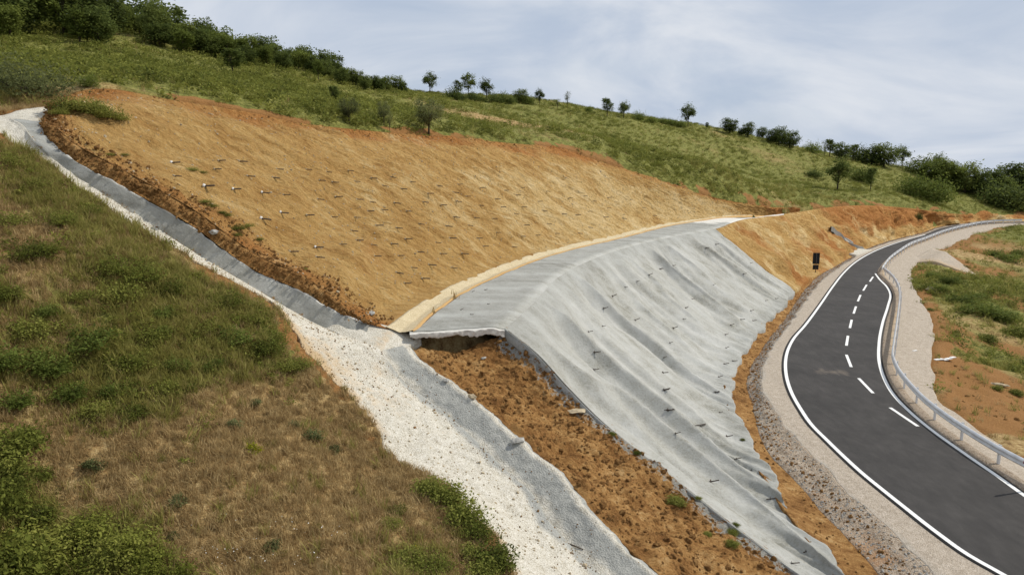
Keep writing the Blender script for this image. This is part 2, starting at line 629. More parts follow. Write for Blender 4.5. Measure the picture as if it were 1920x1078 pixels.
M = dict(
    ground=mat_ground(), orange=mat_orange(), brown=mat_brown(), shot=mat_shot(), asphalt=mat_asphalt(),
    gravel=mat_gravel('white_gravel', (0.34, 0.305, 0.235), (0.51, 0.475, 0.395), (0.64, 0.612, 0.54)),
    shoulder=mat_gravel('pink_gravel', (0.25, 0.205, 0.155), (0.385, 0.325, 0.255), (0.50, 0.435, 0.36)),
    spoil=mat_gravel('crumbly_spoil', (0.13, 0.085, 0.048), (0.30, 0.235, 0.170), (0.47, 0.40, 0.32), dirt=(0.25, 0.115, 0.035)),
    drain=mat_gravel('drain_mortar', (0.40, 0.32, 0.19), (0.52, 0.43, 0.27), (0.62, 0.53, 0.36), dirt=(0.42, 0.25, 0.09)),
    paint=plain('road_paint', (0.78, 0.78, 0.76), 0.7, 0, 0.07, 9),
    steel=plain('galvanised_steel', (0.66, 0.67, 0.68), 0.5, 0.1, 0.08, 3),
    rust=plain('dark_bar_steel', (0.085, 0.066, 0.052), 0.8, 0.1, 0.25, 20),
    grout=plain('pale_grout', (0.66, 0.64, 0.60), 0.9, 0, 0.1, 20),
    black=plain('dark_sign_back', (0.014, 0.015, 0.017), 0.7, 0.0, 0.2, 8),
    bark=plain('bark', (0.070, 0.055, 0.042), 0.95, 0, 0.3, 12),
    rock=plain('pale_rock', (0.44, 0.36, 0.24), 0.95, 0, 0.2, 5),
    greyrock=plain('grey_rock', (0.36, 0.35, 0.32), 0.95, 0, 0.2, 6),
    clod=plain('soil_clod', (0.22, 0.115, 0.045), 0.97, 0, 0.25, 9),
    petal=plain('white_petal', (0.75, 0.74, 0.68), 0.8, 0, 0.05, 4),
    board=plain('white_board', (0.80, 0.79, 0.76), 0.6, 0, 0.08, 4),
    red=plain('red_reflector', (0.30, 0.015, 0.02), 0.3, 0, 0.05, 4),
    leaf_dark=mat_leaf('dark_foliage', (0.022, 0.034, 0.009), (0.078, 0.108, 0.026), (0.170, 0.200, 0.052), .4),
    leaf_mid=mat_leaf('mid_foliage', (0.050, 0.070, 0.013), (0.120, 0.155, 0.030), (0.205, 0.235, 0.056), .4),
    leaf_grey=mat_leaf('grey_foliage', (0.045, 0.055, 0.020), (0.115, 0.130, 0.048), (0.20, 0.215, 0.090), .4),
    leaf_lime=mat_leaf('lime_foliage', (0.085, 0.100, 0.014), (0.185, 0.205, 0.036), (0.30, 0.30, 0.072), .4),
    leaf_yellow=mat_leaf('yellow_flower', (0.14, 0.15, 0.01), (0.32, 0.30, 0.02), (0.55, 0.46, 0.04)),
    dry=mat_leaf('dry_grass_blade', (0.175, 0.108, 0.045), (0.36, 0.252, 0.112), (0.52, 0.395, 0.20), 0.3),
    olive=mat_leaf('olive_grass_blade', (0.12, 0.112, 0.024), (0.25, 0.232, 0.058), (0.40, 0.36, 0.12), 0.4),
    fern=mat_leaf('bracken', (0.036, 0.048, 0.009), (0.135, 0.155, 0.027), (0.265, 0.265, 0.064), 0.35),
)

# ------------------------------------------------------------------ break lines of the earthworks
# berm: foot of the upper cut (inner edge) and crest of the lower face (outer edge)
D_near = line([(728, 617), (790, 572), (850, 538), (900, 516), (1010, 476), (1150, 443), (1250, 420), (1360, 405.5)], z=5.5)
D_line = np.vstack([D_near, line([(1430, 404, 83), (1500, 397, 92)])])
E_line = line([(88, 212, 27.5), (112, 190, 29.3), (150, 171, 31), (205, 167, 32.8), (320, 187, 35.2), (450, 207, 37.8), (560, 230, 41), (700, 246, 46.5),
               (850, 259, 54), (960, 269, 60), (1050, 279, 64.5), (1130, 305, 67.5), (1200, 326, 70), (1300, 360, 75), (1420, 386, 83), (1500, 390, 93)])
C_line = line([(694, 607, 24.0), (640, 588, 24.1), (560, 543, 24.2), (480, 508, 24.2), (420, 468, 24.2), (370, 430, 24.2), (300, 388, 24.2),
               (230, 350, 24.2), (170, 318, 24.2), (125, 292, 24.3), (100, 270, 24.6), (80, 245, 25.4), (80, 228, 26.3)])
BO_line = line([(945, 611), (972, 590), (1010, 553), (1050, 514), (1100, 488), (1150, 469), (1250, 444), (1342, 427)], z=5.3)
N_px = [(945, 611), (1000, 660), (1060, 725), (1120, 785), (1200, 850), (1280, 912), (1380, 990), (1500, 1078), (1690, 1185)]
N_line = line([(x, y, 25.45 - (x - 945) / 745 * 9.2) for x, y in N_px])
T_line = line([(1690, 1185), (1590, 1078), (1510, 980), (1440, 880), (1392, 795), (1370, 720), (1378, 690), (1412, 640), (1450, 592), (1492, 545)], z=0.02)
R_line = line([(1342, 427, 62.2), (1362, 447, 62.3), (1395, 473, 62.4), (1435, 505, 62.4), (1492, 545, 62.5)])
R_line[0], R_line[-1], N_line[0], N_line[-1] = BO_line[-1], T_line[-1], BO_line[0], T_line[0]
# road
RL = np.vstack([[(15.5, -25, 0), (14.2, 4, 0)], line([(1878, 1078), (1814, 1042), (1748, 995), (1697, 955), (1647, 915), (1614, 888), (1581, 858), (1547, 825), (1520, 798),
     (1497, 765), (1482, 738), (1474, 716), (1470, 692), (1473, 661), (1484, 637), (1507, 610), (1534, 574), (1560, 537), (1580, 512), (1602, 492), (1641, 470), (1681, 455), (1734, 440)], z=0)])
RAIL_FAR = line([(1655, 499), (1670, 480), (1690, 465), (1710, 453), (1737, 443), (1777, 428.5), (1814, 419.5), (1847, 414), (1874, 412), (1917, 411)], z=0.75)
RAIL_NEAR = np.vstack([[(18.6, -8, .75), (18.4, 10, .75)], line([(1985, 892), (1920, 860), (1881, 840), (1834, 813), (1774, 774), (1736, 745), (1709, 718), (1684, 686), (1675, 662),
     (1677, 641), (1682, 607), (1686, 574), (1688, 553), (1687, 540), (1683, 528), (1672, 513), (1656, 500)], z=0.75)])
RR_near = np.vstack([[(19.6, -25, 0), (18.0, 6, 0)], line([(1985, 968), (1920, 925), (1881, 897), (1814, 851), (1748, 804), (1704, 767), (1677, 738), (1663, 714), (1652, 681),
     (1651, 644), (1657, 607), (1667, 574), (1671, 550), (1664, 537), (1651, 524), (1643, 513), (1648, 500)], z=0)])
rf = resample(RAIL_FAR, 40)
rf[:, 2] = 0
RR = np.vstack([RR_near, offset(rf, -0.75)[5:], ])
RR = np.vstack([RR, RR[-1] + (RR[-1] - RR[-4]) * 6])
RL = np.vstack([RL, offset(rf, -2.9)[[29, 33, 36, 39]]])
RL = np.vstack([RL, RL[-1] + (RR[-1] - RR[-2])])
# ditch and left shoulder
O1 = np.vstack([[(12.0, -25, -.4), (11.0, 4, -.4)], line([(1647, 1078), (1625, 1052), (1557, 975), (1480, 892), (1440, 845), (1412, 765), (1400, 715), (1408, 690), (1440, 640), (1476, 592), (1508, 545)], z=-0.38),
                line([(1535, 517), (1585, 489), (1622, 468.5), (1665, 452.5), (1728, 437)], z=-0.12)])
O2 = np.vstack([[(13.6, -25, -.05), (12.5, 4, -.05)], line([(1748, 1078), (1700, 1024), (1585, 918), (1547, 875), (1477, 805), (1440, 750), (1428, 718), (1432, 690), (1455, 640), (1490, 595), (1523, 548)], z=-0.06),
                line([(1545, 523), (1590, 491.5), (1626, 470), (1669, 454), (1731, 438.5)], z=-0.05)])
far_foot = offset(rf, -4.2)[[30, 33, 36, 39]]
far_foot[:, 2] = -0.1
O1 = np.vstack([O1, far_foot, far_foot[-1:] + (RR[-1] - RR[-2])])
O2 = np.vstack([O2, offset(far_foot, 0.5), far_foot[-1:] + (RR[-1] - RR[-2]) + np.array((.5, -.3, 0))])

# ------------------------------------------------------------------ upper cut slope
NU, NV = 620, 120
C2 = C_line + np.array((0.10, 0.28, 0.42)) * sstep(0, 2.0, arclen(C_line))[:, None] * sstep(0, 2.0, arclen(C_line)[-1] - arclen(C_line))[:, None]
cut_left = np.vstack([D_line[:1], C2[:-1], E_line[:1]])
G = coons(resample(D_line, NU, power=1.12), resample(E_line, NU, power=1.28), resample(cut_left, NV), resample(np.array([D_line[-1], E_line[-1]]), NV, False))
U, V = uvgrid(G)
su = np.cumsum(np.concatenate([np.zeros((1, NV)), np.linalg.norm(np.diff(G, axis=0), axis=2)], 0), 0)[:, NV // 2][:, None] + 0 * V
sv = V * 16.0
pp = G.reshape(-1, 3)
edge = sstep(0, 0.05, V) * sstep(0, 0.02, 1 - V) * sstep(0, .012, U)
stq = np.stack([su.ravel() * 1.9 + sv.ravel() * 0.5 + 0.35 * fbm(pp, 0.8, 2, 5).ravel(), sv.ravel() * 0.30, 0 * su.ravel()], 1)
d = (0.13 * fbm(stq, 1.0, 4, 3) + 0.09 * fbm(stq * np.array((2.3, 1.9, 1)), 1.0, 3, 31, 0.6) + 0.34 * fbm(pp, 0.22, 3, 9) + 0.20 * fbm(pp, 1.3, 4, 12, .6)).reshape(U.shape)
rough_left = 1 - sstep(0.0, 0.06, U)
d += rough_left * 0.16 * fbm(pp, 1.6, 4, 77).reshape(U.shape)
G = displace(G, d * edge)
bw = fbm(pp, 0.12, 3, 90).reshape(U.shape)
red = 0.62 * sstep(0.66, 0.95, V) + 0.55 * (1 - sstep(0, 0.07, U)) + 0.8 * sstep(0.80, 0.95, U) + 0.25 * np.exp(-((U - 0.13) / 0.05) ** 2) * (1 - V)
red = red + .5 * fbm(pp, .20, 4, 91, .6).reshape(U.shape)
pale = .45 * fbm(pp, .33, 4, 92, .6).reshape(U.shape) + 0.75 * sstep(0.15, 0.5, U) * (1 - sstep(0.45, 0.8, V)) * (1 - sstep(.75, .88, U)) + 0.1
cut = grid_object('cut_slope', G, M['orange'], {'su': su + sv * 0.26, 'sv': sv, 'red': red, 'pale': pale}, 'vV', 0.4)
tag(cut, 'ochre cut slope of bare soil with rows of nails', None, None, 'structure')

# scarp of dark soil between the channel wall and the cut slope
n = 260
sc = densify(loft(resample(C_line, n), resample(np.vstack([C2[:-1], C_line[-1:]]), n)), [9])
U, V = uvgrid(sc)
nn = gnormals(sc)
sc = displace(sc, (0.16 * fbm(sc.reshape(-1, 3), 1.9, 4, 8, 0.6)).reshape(U.shape) * sstep(0, .2, V) * sstep(0, .1, 1 - V))
sc[:, -1] += np.array((0.05, 0.2, -0.03))
tag(grid_object('soil_scarp', sc, M['brown'], {'spat': 0 * U}), kind='structure')

# ------------------------------------------------------------------ drain gutter at the foot of the upper cut
n = 240
d0 = resample(D_line[:9], n)
wid = 0.85 * (1 - 0.75 * sstep(0.6, 0.95, np.linspace(0, 1, n))) + 0.04 * np.sin(np.arange(n) * .5)
d1 = d0.copy(); d2 = d0.copy()
tn = np.gradient(d0[:, :2], axis=0); tn /= np.linalg.norm(tn, axis=1)[:, None]
rt = np.stack([tn[:, 1], -tn[:, 0]], 1)
jit = 0.07 * fbm(d0, 1.3, 4, 20)
d1[:, :2] += rt * (wid * 0.45)[:, None]; d1[:, 2] -= 0.10
d2[:, :2] += rt * (wid + jit)[:, None]; d2[:, 2] += 0.015
Gd = densify(loft(d0 + np.array((-.1, .05, .05)), d1, d2), [7, 7])
U, V = uvgrid(Gd)
Gd = displace(Gd, (0.05 * fbm(Gd.reshape(-1, 3), 1.5, 4, 21)).reshape(U.shape))
gut = grid_object('drain_gutter', Gd, M['drain'], {'dirt': 0.35 * np.exp(-((V - .55) / .2) ** 2) + 0.9 * sstep(.75, 1, V), 'grey': 0.25 + 0 * U}, 'vV', 0.2)
tag(gut, kind='structure')

# ------------------------------------------------------------------ berm top, sprayed concrete
n = 300
bo = resample(np.vstack([BO_line, line([(1390, 412.5, 72), (1430, 406.5, 81), (1470, 401.5, 87)])]), n)
bi = d2.copy()
bi = resample(np.vstack([bi[:-1:6], D_line[8:9], P(1470, 400, 88)[None]]), n)
bi[:, 2] = bo[:, 2] * 0.15 + 5.5 * 0.85 - 0.02
bi[:, 2] = np.minimum(bi[:, 2], resample(D_line, n)[:, 2] + .02)
Gb = densify(loft(bi, bo), [40])
U, V = uvgrid(Gb)
bp = Gb.reshape(-1, 3)
Gb[..., 2] += (0.05 * fbm(bp, 0.5, 4, 40) + 0.012 * fbm(bp, 3, 3, 41)).reshape(U.shape) * sstep(0, .15, V) * sstep(0, .1, 1 - V)
Gb[..., 2] -= 0.10 * sstep(0.78, 1.0, V) ** 2
su = U * 85; sv = V * 4
whitefar = sstep(0.66, 0.74, U + 0.05 * fbm(bp, .6, 2, 4).reshape(U.shape) + 0.06 * (1 - V))
crest_end = Gb[:, -1].copy()
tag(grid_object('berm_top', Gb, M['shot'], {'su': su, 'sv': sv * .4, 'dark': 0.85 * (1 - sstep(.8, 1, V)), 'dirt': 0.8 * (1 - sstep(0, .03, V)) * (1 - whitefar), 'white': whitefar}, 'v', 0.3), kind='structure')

# ------------------------------------------------------------------ lower face, sprayed concrete with folds
NU, NV = 520, 170
ib = int(n * 0.78)
top_l = crest_end[:np.argmin(np.linalg.norm(crest_end - BO_line[-1], axis=1)) + 1]
N_line[0], R_line[0] = top_l[0], top_l[-1]
bot = resample(T_line, NU)
top = resample(top_l, NU, False)
G = coons(bot, top, resample(N_line[::-1], NV), resample(R_line[::-1], NV))
U, V = uvgrid(G)
W = 1 - V
pp = G.reshape(-1, 3)
# concave foot
su = np.cumsum(np.concatenate([np.zeros((1, NV)), np.linalg.norm(np.diff(G, axis=0), axis=2)], 0), 0)
su = su[:, NV // 2][:, None] + 0 * V
sv = W * 10
wob = 0.9 * fbm(np.stack([su.ravel() * .35, sv.ravel() * .16, 0 * sv.ravel()], 1), 1.0, 2, 61).reshape(U.shape)
ph = (su * 0.225 + wob * 0.75 - 0.35 * np.sin(W * 3.0) + 0.15)
fr = ph - np.floor(ph)
fold = np.where(fr < 0.44, (fr / 0.44) ** 1.7, np.clip(1 - (fr - 0.44) / 0.56, 0, 1) ** 1.25)        # lopsided ribs: slow rise, crisp crest, long back
cell = np.floor(ph)
amp = 0.56 * (0.85 + 0.38 * _hash(cell.ravel().astype(np.int64), 0 * cell.ravel().astype(np.int64), 0 * cell.ravel().astype(np.int64), 5).reshape(U.shape))
amp *= (0.12 + 0.88 * sstep(0.0, 0.22, W)) * (0.30 + 0.70 * sstep(0, .40, V)) * sstep(0, .06, U) * sstep(0, .05, 1 - U)
ph2 = su * 1.05 + 2.2 * wob
d = amp * (fold - 0.5) * 1.15 + 0.03 * np.sin(2 * math.pi * ph2) * sstep(.1, .4, W) * sstep(0, .06, U) + \
    (0.07 * fbm(pp, 0.7, 4, 66) + 0.045 * fbm(pp, 2.4, 4, 67, .6)).reshape(U.shape) * sstep(0, .04, W) * sstep(0, .03, U)
G = displace(G, d * (0.25 + .75 * sstep(0, .12, W)) * sstep(0, .02, W))
toe_rag = 0.35 * fbm(T_line[:1].repeat(NU, 0) * 0 + np.stack([su[:, 0], 0 * su[:, 0], 0 * su[:, 0]], 1), 0.9, 4, 69)
G[:, :12, 0] += (toe_rag[:, None] * (1 - np.linspace(0, 1, 12))[None]) * (U[:, :12] > 0.02)
nearrag = sstep(0.03, 0.0, U)
valley = sstep(0.35, 0.0, fold) * sstep(.15, .5, W) * sstep(.03, .12, U)
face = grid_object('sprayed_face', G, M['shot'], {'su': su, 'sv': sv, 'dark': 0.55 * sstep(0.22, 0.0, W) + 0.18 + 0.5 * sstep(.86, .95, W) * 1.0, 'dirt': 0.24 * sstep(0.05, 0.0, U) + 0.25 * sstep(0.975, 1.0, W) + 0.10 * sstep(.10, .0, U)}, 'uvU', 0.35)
tag(face, kind='structure')
FACE_G = G

# ------------------------------------------------------------------ drainage channel: floor, right wall above and below the junction
A_line = line([(-40, 212, 26.2), (-12, 240, 24.8), (32, 274, 24), (75, 306, 23.7), (150, 356, 23.3), (220, 402, 23.0), (290, 451, 22.7), (345, 478, 22.5), (400, 508, 22.3), (470, 548, 22.1), (530, 600, 21.7),
               (585, 665, 20.9), (640, 735, 19.9), (700, 792, 19.1), (735, 850, 18.3), (775, 880, 17.8), (830, 905, 17.4), (880, 960, 16.4), (920, 1010, 15.6), (960, 1078, 14.4), (1010, 1150, 13.4), (1100, 1260, 12.0)])
B_up = line([(20, 222, 26.6), (45, 237, 25.4), (64, 262, 24.4), (110, 306, 24.15), (200, 362, 24.05), (290, 422, 24.05), (370, 475, 24.05), (440, 518, 24.0), (520, 565, 23.95), (600, 610, 23.85), (680, 640, 23.4)])
G_line = line([(762, 648, 23.55), (800, 688, 22.7), (850, 722, 22.0), (900, 760, 21.2), (950, 803, 20.4), (1000, 850, 19.6), (1055, 893, 18.7), (1080, 932, 17.9), (1150, 1006, 16.7), (1230, 1076, 15.5), (1330, 1160, 14.2), (1450, 1260, 12.8)])
B_low = offset(resample(G_line, 24), 0.85, -0.36)
B_line = np.vstack([B_up, P(712, 655, 22.7)[None], B_low[2:]])
n = 420
a, b = resample(A_line, n), resample(B_line, n)
Gf = densify(loft(a, b), [44])
U, V = uvgrid(Gf)
fp = Gf.reshape(-1, 3)
Gf[..., 2] += -0.10 * np.sin(np.pi * V) + (0.14 * fbm(fp, 0.7, 4, 70, .55) + 0.035 * fbm(fp, 4, 4, 71)).reshape(U.shape) * sstep(0, .1, 1 - V)
rag = 0.45 * fbm(a, 0.55, 5, 72, .6)
Gf[:, :14, :2] += (rag[:, None] * (1 - np.linspace(0, 1, 14))[None])[..., None] * np.array((0.6, 0.8))
chan = empty('drainage_channel', tuple(B_up[-1]), 0, 'white gravel lined drainage channel running down beside the ochre cut slope', 'channel')
bpy.context.view_layer.update()


def to_child(o, root):
    o.parent = root
    o.matrix_parent_inverse = root.matrix_world.inverted()
    return o


to_child(grid_object('channel_floor', Gf, M['gravel'], {'dirt': 0.48 * sstep(.20, 0, V) + 0.34 * np.exp(-((U - .56) / .06) ** 2) * (1 - V) + .28 * np.exp(-((U - .60) / .07) ** 2) + 0.14 * sstep(.7, 1, U) + .45 * fbm(fp, .9, 4, 88, .6).reshape(U.shape) + .05,
                                                       'grey': 0.8 * sstep(.80, 1, V + .10 * fbm(fp, .8, 4, 83).reshape(U.shape)) * sstep(.5, .6, U) + .35 * fbm(fp, .6, 4, 84, .6).reshape(U.shape) + .12}, 'uUvV', 0.3), chan)
cw = resample(C_line, 300)
bw_ = resample(B_up[::-1], 300)
Gw = densify(loft(bw_ + np.array((0, -.05, -.06)), cw * .85 + bw_ * .15 + np.array((0, -.02, .02)), cw), [12, 5])
U, V = uvgrid(Gw)
Gw = displace(Gw, (0.06 * fbm(Gw.reshape(-1, 3), 1.4, 4, 73) + 0.05 * fbm(Gw.reshape(-1, 3) * np.array((1, .2, .2)), 1.1, 2, 78)).reshape(U.shape) * sstep(0, .1, V))
toprag = 0.12 * fbm(cw, 1.6, 4, 75)
Gw[:, -5:, 2] += toprag[:, None] * np.linspace(0, 1, 5)[None]
to_child(grid_object('channel_wall', Gw, M['shot'], {'su': U * 40, 'sv': V * 1.5, 'dark': 0.8 + 0 * U, 'dirt': 0.24 + .2 * sstep(.3, 0, V), 'white': sstep(.80, .93, V)}), chan)  # sunlight on the lip painted as white; dirt tint warms the bluish shade
g0 = resample(G_line, 330)
g0[:, :2] += (0.16 * fbm(g0, 0.9, 5, 79, .6))[:, None] * np.array((.8, .5))
b0 = resample(np.vstack([P(712, 655, 22.7)[None], B_low[2:]]), 330)
gin = offset(g0, -0.18, -0.10)
Gw = densify(loft(b0 + np.array((-.1, -.05, -.10)), g0, gin), [20, 4])
U, V = uvgrid(Gw)
Gw = displace(Gw, (0.16 * fbm(Gw.reshape(-1, 3), 0.9, 5, 74, .6)).reshape(U.shape) * sstep(0, .1, V))
gn_ = fbm(Gw.reshape(-1, 3), .9, 4, 82, .6).reshape(U.shape)
to_child(grid_object('channel_side', Gw, M['gravel'], {'dirt': 0.20 + .22 * sstep(.9, 1, V) + .3 * gn_, 'grey': np.clip(1.0 * sstep(-.05, .45, V + .3 * gn_) - .75 * np.exp(-((V - .82) / .09) ** 2), 0, 1)}, 'V', 0.3), chan)
# mouth of the gutter beside the channel, and the sunlit far bank at its head
mouth = loft(np.array([B_up[-2], P(712, 655, 22.7), P(735, 668, 22.9)]), np.array([C_line[1] + np.array((0, 0, -.1)), D_line[0] + np.array((.1, .25, -.03)), P(790, 634, 24.3)]))
mouth = densify(mouth, [20])
mouth = np.swapaxes(densify(np.swapaxes(mouth, 0, 1), [20, 20]), 0, 1)
U, V = uvgrid(mouth)
mouth[..., 2] += -0.05 + 0.09 * V + (0.05 * fbm(mouth.reshape(-1, 3), 1.4, 4, 80)).reshape(U.shape)
to_child(grid_object('channel_mouth', mouth, M['gravel'], {'dirt': 0.15 + 0.4 * np.exp(-((U - .5) / .12) ** 2), 'grey': 0.15 + 0.3 * sstep(.6, 1, U)}, 'uvUV', 0.3), chan)
hb0 = resample(line([(-40, 222, 26.2), (0, 236, 25.6), (40, 240, 25.6), (64, 236, 26), (78, 224, 27)]), 60)
hb1 = resample(line([(-50, 196, 27.2), (0, 216, 27.0), (40, 206, 27.8), (75, 201, 28.6), (112, 198, 29.3)]), 60)
Gw = densify(loft(hb0 + np.array((0, 0, -.05)), hb1), [16])
U, V = uvgrid(Gw)
Gw = displace(Gw, (0.07 * fbm(Gw.reshape(-1, 3), 1.2, 4, 81)).reshape(U.shape))
to_child(grid_object('channel_head_bank', Gw, M['gravel'], {'dirt': 0.4 * sstep(.88, 1, V) + .15, 'grey': 0 * U}, 'uUV', 0.3), chan)

# ------------------------------------------------------------------ brown earth slope between channel and sprayed face
NU, NV = 330, 130
g1 = resample(np.vstack([gin[4:-1:8]]), NU)
nl = resample(np.vstack([N_line, [(9.6, 13.0, -.2)]]), NU)
nl[:, 0] += 0.12; nl[:, 2] -= 0.04
slabfoot = np.array([g1[0] + (nl[0] + np.array((-.1, .12, -.42)) - g1[0]) * k for k in np.linspace(0, 1, NV)])
slabfoot[:, 1] += 0.30 * np.sin(np.linspace(0, 1, NV) * math.pi) ** .5
slabfoot[:, 2] += -0.22 * np.sin(np.linspace(0, 1, NV) * math.pi)
nl[0] = slabfoot[-1]
end = np.array([g1[-1] + (nl[-1] - g1[-1]) * k for k in np.linspace(0, 1, NV)])
G = coons(g1, nl, slabfoot, end)
U, V = uvgrid(G)
pp = G.reshape(-1, 3)
em = sstep(0, .04, V) * sstep(0, .04, 1 - V)
d = (0.22 * fbm(pp, 0.6, 3, 85) + 0.20 * fbm(pp, 1.7, 4, 86, .6) + 0.08 * np.abs(fbm(pp, 5.0, 3, 87))).reshape(U.shape)
d += 0.16 * fbm(np.stack([U.ravel() * 26 + 3 * V.ravel(), V.ravel() * 1.2, 0 * U.ravel()], 1), 1.0, 3, 89).reshape(U.shape)
d -= 0.28 * np.sin(np.pi * V) * sstep(.5, .0, U)
G = displace(G, d * em)
brown = grid_object('earth_slope', G, M['brown'], {'spat': 0.48 * sstep(.62, 1.0, V) * sstep(.0, .03, U) + .16 * sstep(.5, 1, V) + .25 * sstep(.12, .0, U) * sstep(.6, .9, V)}, 'uUvV', 0.3)
tag(brown, kind='structure')
# broken end of the concrete berm slab: pale ragged edge with an overhang
n = 200
e0 = np.array([Gb[0, 0] + (Gb[0, -1] - Gb[0, 0]) * k for k in np.linspace(0, 1, n)])
e0[:, 2] = np.interp(np.linspace(0, 1, n), np.linspace(0, 1, Gb.shape[1]), Gb[0, :, 2])
e0 -= (Gb[0, -1] - Gb[0, 0]) * 0.04 * (1 - np.linspace(0, 1, n))[:, None]
ragn = fbm(e0, 1.5, 5, 95, .65)
lip = e0 + np.array((0.03, -0.17, -0.03)); lip[:, 1] += 0.05 * ragn
low = lip + np.array((0.0, 0.0, -0.10)); low[:, 2] += -0.17 * np.linspace(0, 1, n) ** .7 - 0.20 * ragn * np.linspace(.3, 1, n) - 0.09 * np.abs(fbm(e0, 4.5, 3, 96)); low[:, 1] += 0.03
lip[:, 2] -= 0.05 * np.abs(fbm(e0, 1.1, 3, 98))
und = low + np.array((0, 0.5, 0.05))
Gs = densify(loft(e0 + np.array((0, .05, -.01)), lip, low, und), [4, 8, 5])
U, V = uvgrid(Gs)
Gs = displace(Gs, (0.03 * fbm(Gs.reshape(-1, 3), 4, 3, 97)).reshape(U.shape) * sstep(.1, .3, V))
tag(grid_object('berm_slab_edge', Gs, M['shot'], {'su': U * 4, 'sv': V, 'dark': 0 * U, 'dirt': 0 * U, 'white': 0.15 + 1.0 * (V > .12)}), kind='structure')

# ------------------------------------------------------------------ far cut beyond the sprayed face
NU, NV = 360, 80
F_top = np.vstack([crest_end[np.argmin(np.linalg.norm(crest_end - BO_line[-1], axis=1))][None], line([(1390, 412.5, 72), (1430, 407, 81), (1500, 397, 92)]),
                   line([(1560, 388, 100), (1620, 385, 107), (1700, 390, 117), (1780, 400, 130), (1850, 404, 141), (1925, 402, 152), (2010, 402, 162)])])
F_bot = np.vstack([T_line[-1:], O1[np.argmin(np.abs(O1[:, 1] - 68)):]])
F_bot = np.vstack([T_line[-1:], line([(1520, 523), (1560, 502)], z=0), O1[14:]])
G = coons(resample(F_bot, NU), resample(F_top, NU), resample(R_line[::-1], NV), resample(np.array([F_bot[-1], F_top[-1]]), NV, False))
U, V = uvgrid(G)
pp = G.reshape(-1, 3)
su = U * 110; sv = V * 8
stq = np.stack([su.ravel() * .8, sv.ravel() * .22, 0 * su.ravel()], 1)
gul = fbm(np.stack([su.ravel() * .16 + sv.ravel() * .10, sv.ravel() * .03, 0 * su.ravel()], 1), 1.0, 3, 101).reshape(U.shape)
d = (0.20 * fbm(stq, 1, 4, 99) + 0.60 * fbm(pp, .25, 3, 100) + .70 * fbm(pp, .7, 4, 105, .6)).reshape(U.shape) + (0.8 * gul + .12) * sstep(.25, .4, U)
G = displace(G, d * sstep(0, .1, V) * sstep(0, .12, 1 - V) * sstep(0, .03, U))
tag(grid_object('far_cut_slope', G, M['orange'], {'su': su * 1.2, 'sv': sv, 'red': 0.30 + .9 * fbm(pp, .22, 4, 107, .6).reshape(U.shape) + 0.75 * sstep(.26, .34, U) * (1 - sstep(.55, .7, U) * .5) * sstep(.15, .5, V), 'pale': 0.30 + .15 * np.sin(U * 21) - .4 * sstep(.26, .34, U) * sstep(.2, .5, V) + .9 * fbm(pp, .3, 4, 106, .6).reshape(U.shape)}, 'uvV', 0.4), kind='structure')

# ------------------------------------------------------------------ road and shoulders
NU = 460
rl, rr = resample(RL, NU), resample(RR, NU)
rl[:, 2] = rr[:, 2] = 0.0
rl, rr = offset(rl, -0.12), offset(rr, 0.10)
Gr = densify(loft(rl, rr), [16])
U, V = uvgrid(Gr)
x, y = Gr[..., 0], Gr[..., 1]
dc = P(1562, 698, z=0)
dust = 0.66 * np.exp(-(((x - dc[0]) / 1.1) ** 2 + ((y - dc[1]) / 0.9) ** 2)) + 0.35 * (sstep(.04, 0, V) + sstep(.96, 1, V)) + .20 * np.exp(-((V - .34) / .07) ** 2) + .17 * np.exp(-((V - .66) / .07) ** 2) + .10 * fbm(Gr.reshape(-1, 3), .3, 3, 59).reshape(U.shape)
road = grid_object('road', Gr, M['asphalt'], {'dust': dust}, 'vV', 0.12)
tag(road, kind='structure')


def strip(name, p, w, z, mat, parent=None, sub=1):
    Gs_ = densify(loft(offset(p, -w / 2), offset(p, w / 2)), [sub])
    Gs_[..., 2] = z
    return grid_object(name, Gs_, mat, bvh=False, parent=parent)


ll = resample(RL[:-5], 400); ll[:, 2] = 0
strip('edge_line', offset(ll, 0.08), 0.16, 0.005, M['paint'], road)
lr = resample(RR_near[:-1], 300); lr[:, 2] = 0
strip('edge_line', offset(lr, -0.08), 0.16, 0.005, M['paint'], road)
for p0, p1 in (((1637, 519), (1631, 528)), ((1625, 534), (1618.5, 545)), ((1613.5, 553), (1608.5, 565)), ((1605, 574.5), (1600.5, 588)), ((1597, 599.5), (1593.5, 615)),
               ((1590, 629.5), (1587, 648)), ((1587, 665), (1596, 688)), ((1610, 709), (1637, 737)), ((1669, 764), (1721, 799))):
    a_, b_ = P(*p0, z=0), P(*p1, z=0)
    strip('lane_dash', np.array([a_ + (b_ - a_) * k for k in np.linspace(0, 1, 5)]), 0.15, 0.006, M['paint'], road)

o1, o2 = resample(O1, NU), resample(O2, NU)
o1 += np.stack([0.12 * fbm(o1, .7, 4, 110), 0 * o1[:, 0], 0 * o1[:, 0]], 1)
o2 += np.stack([0.22 * fbm(o2, .9, 4, 111), 0 * o1[:, 0], 0 * o1[:, 0]], 1)
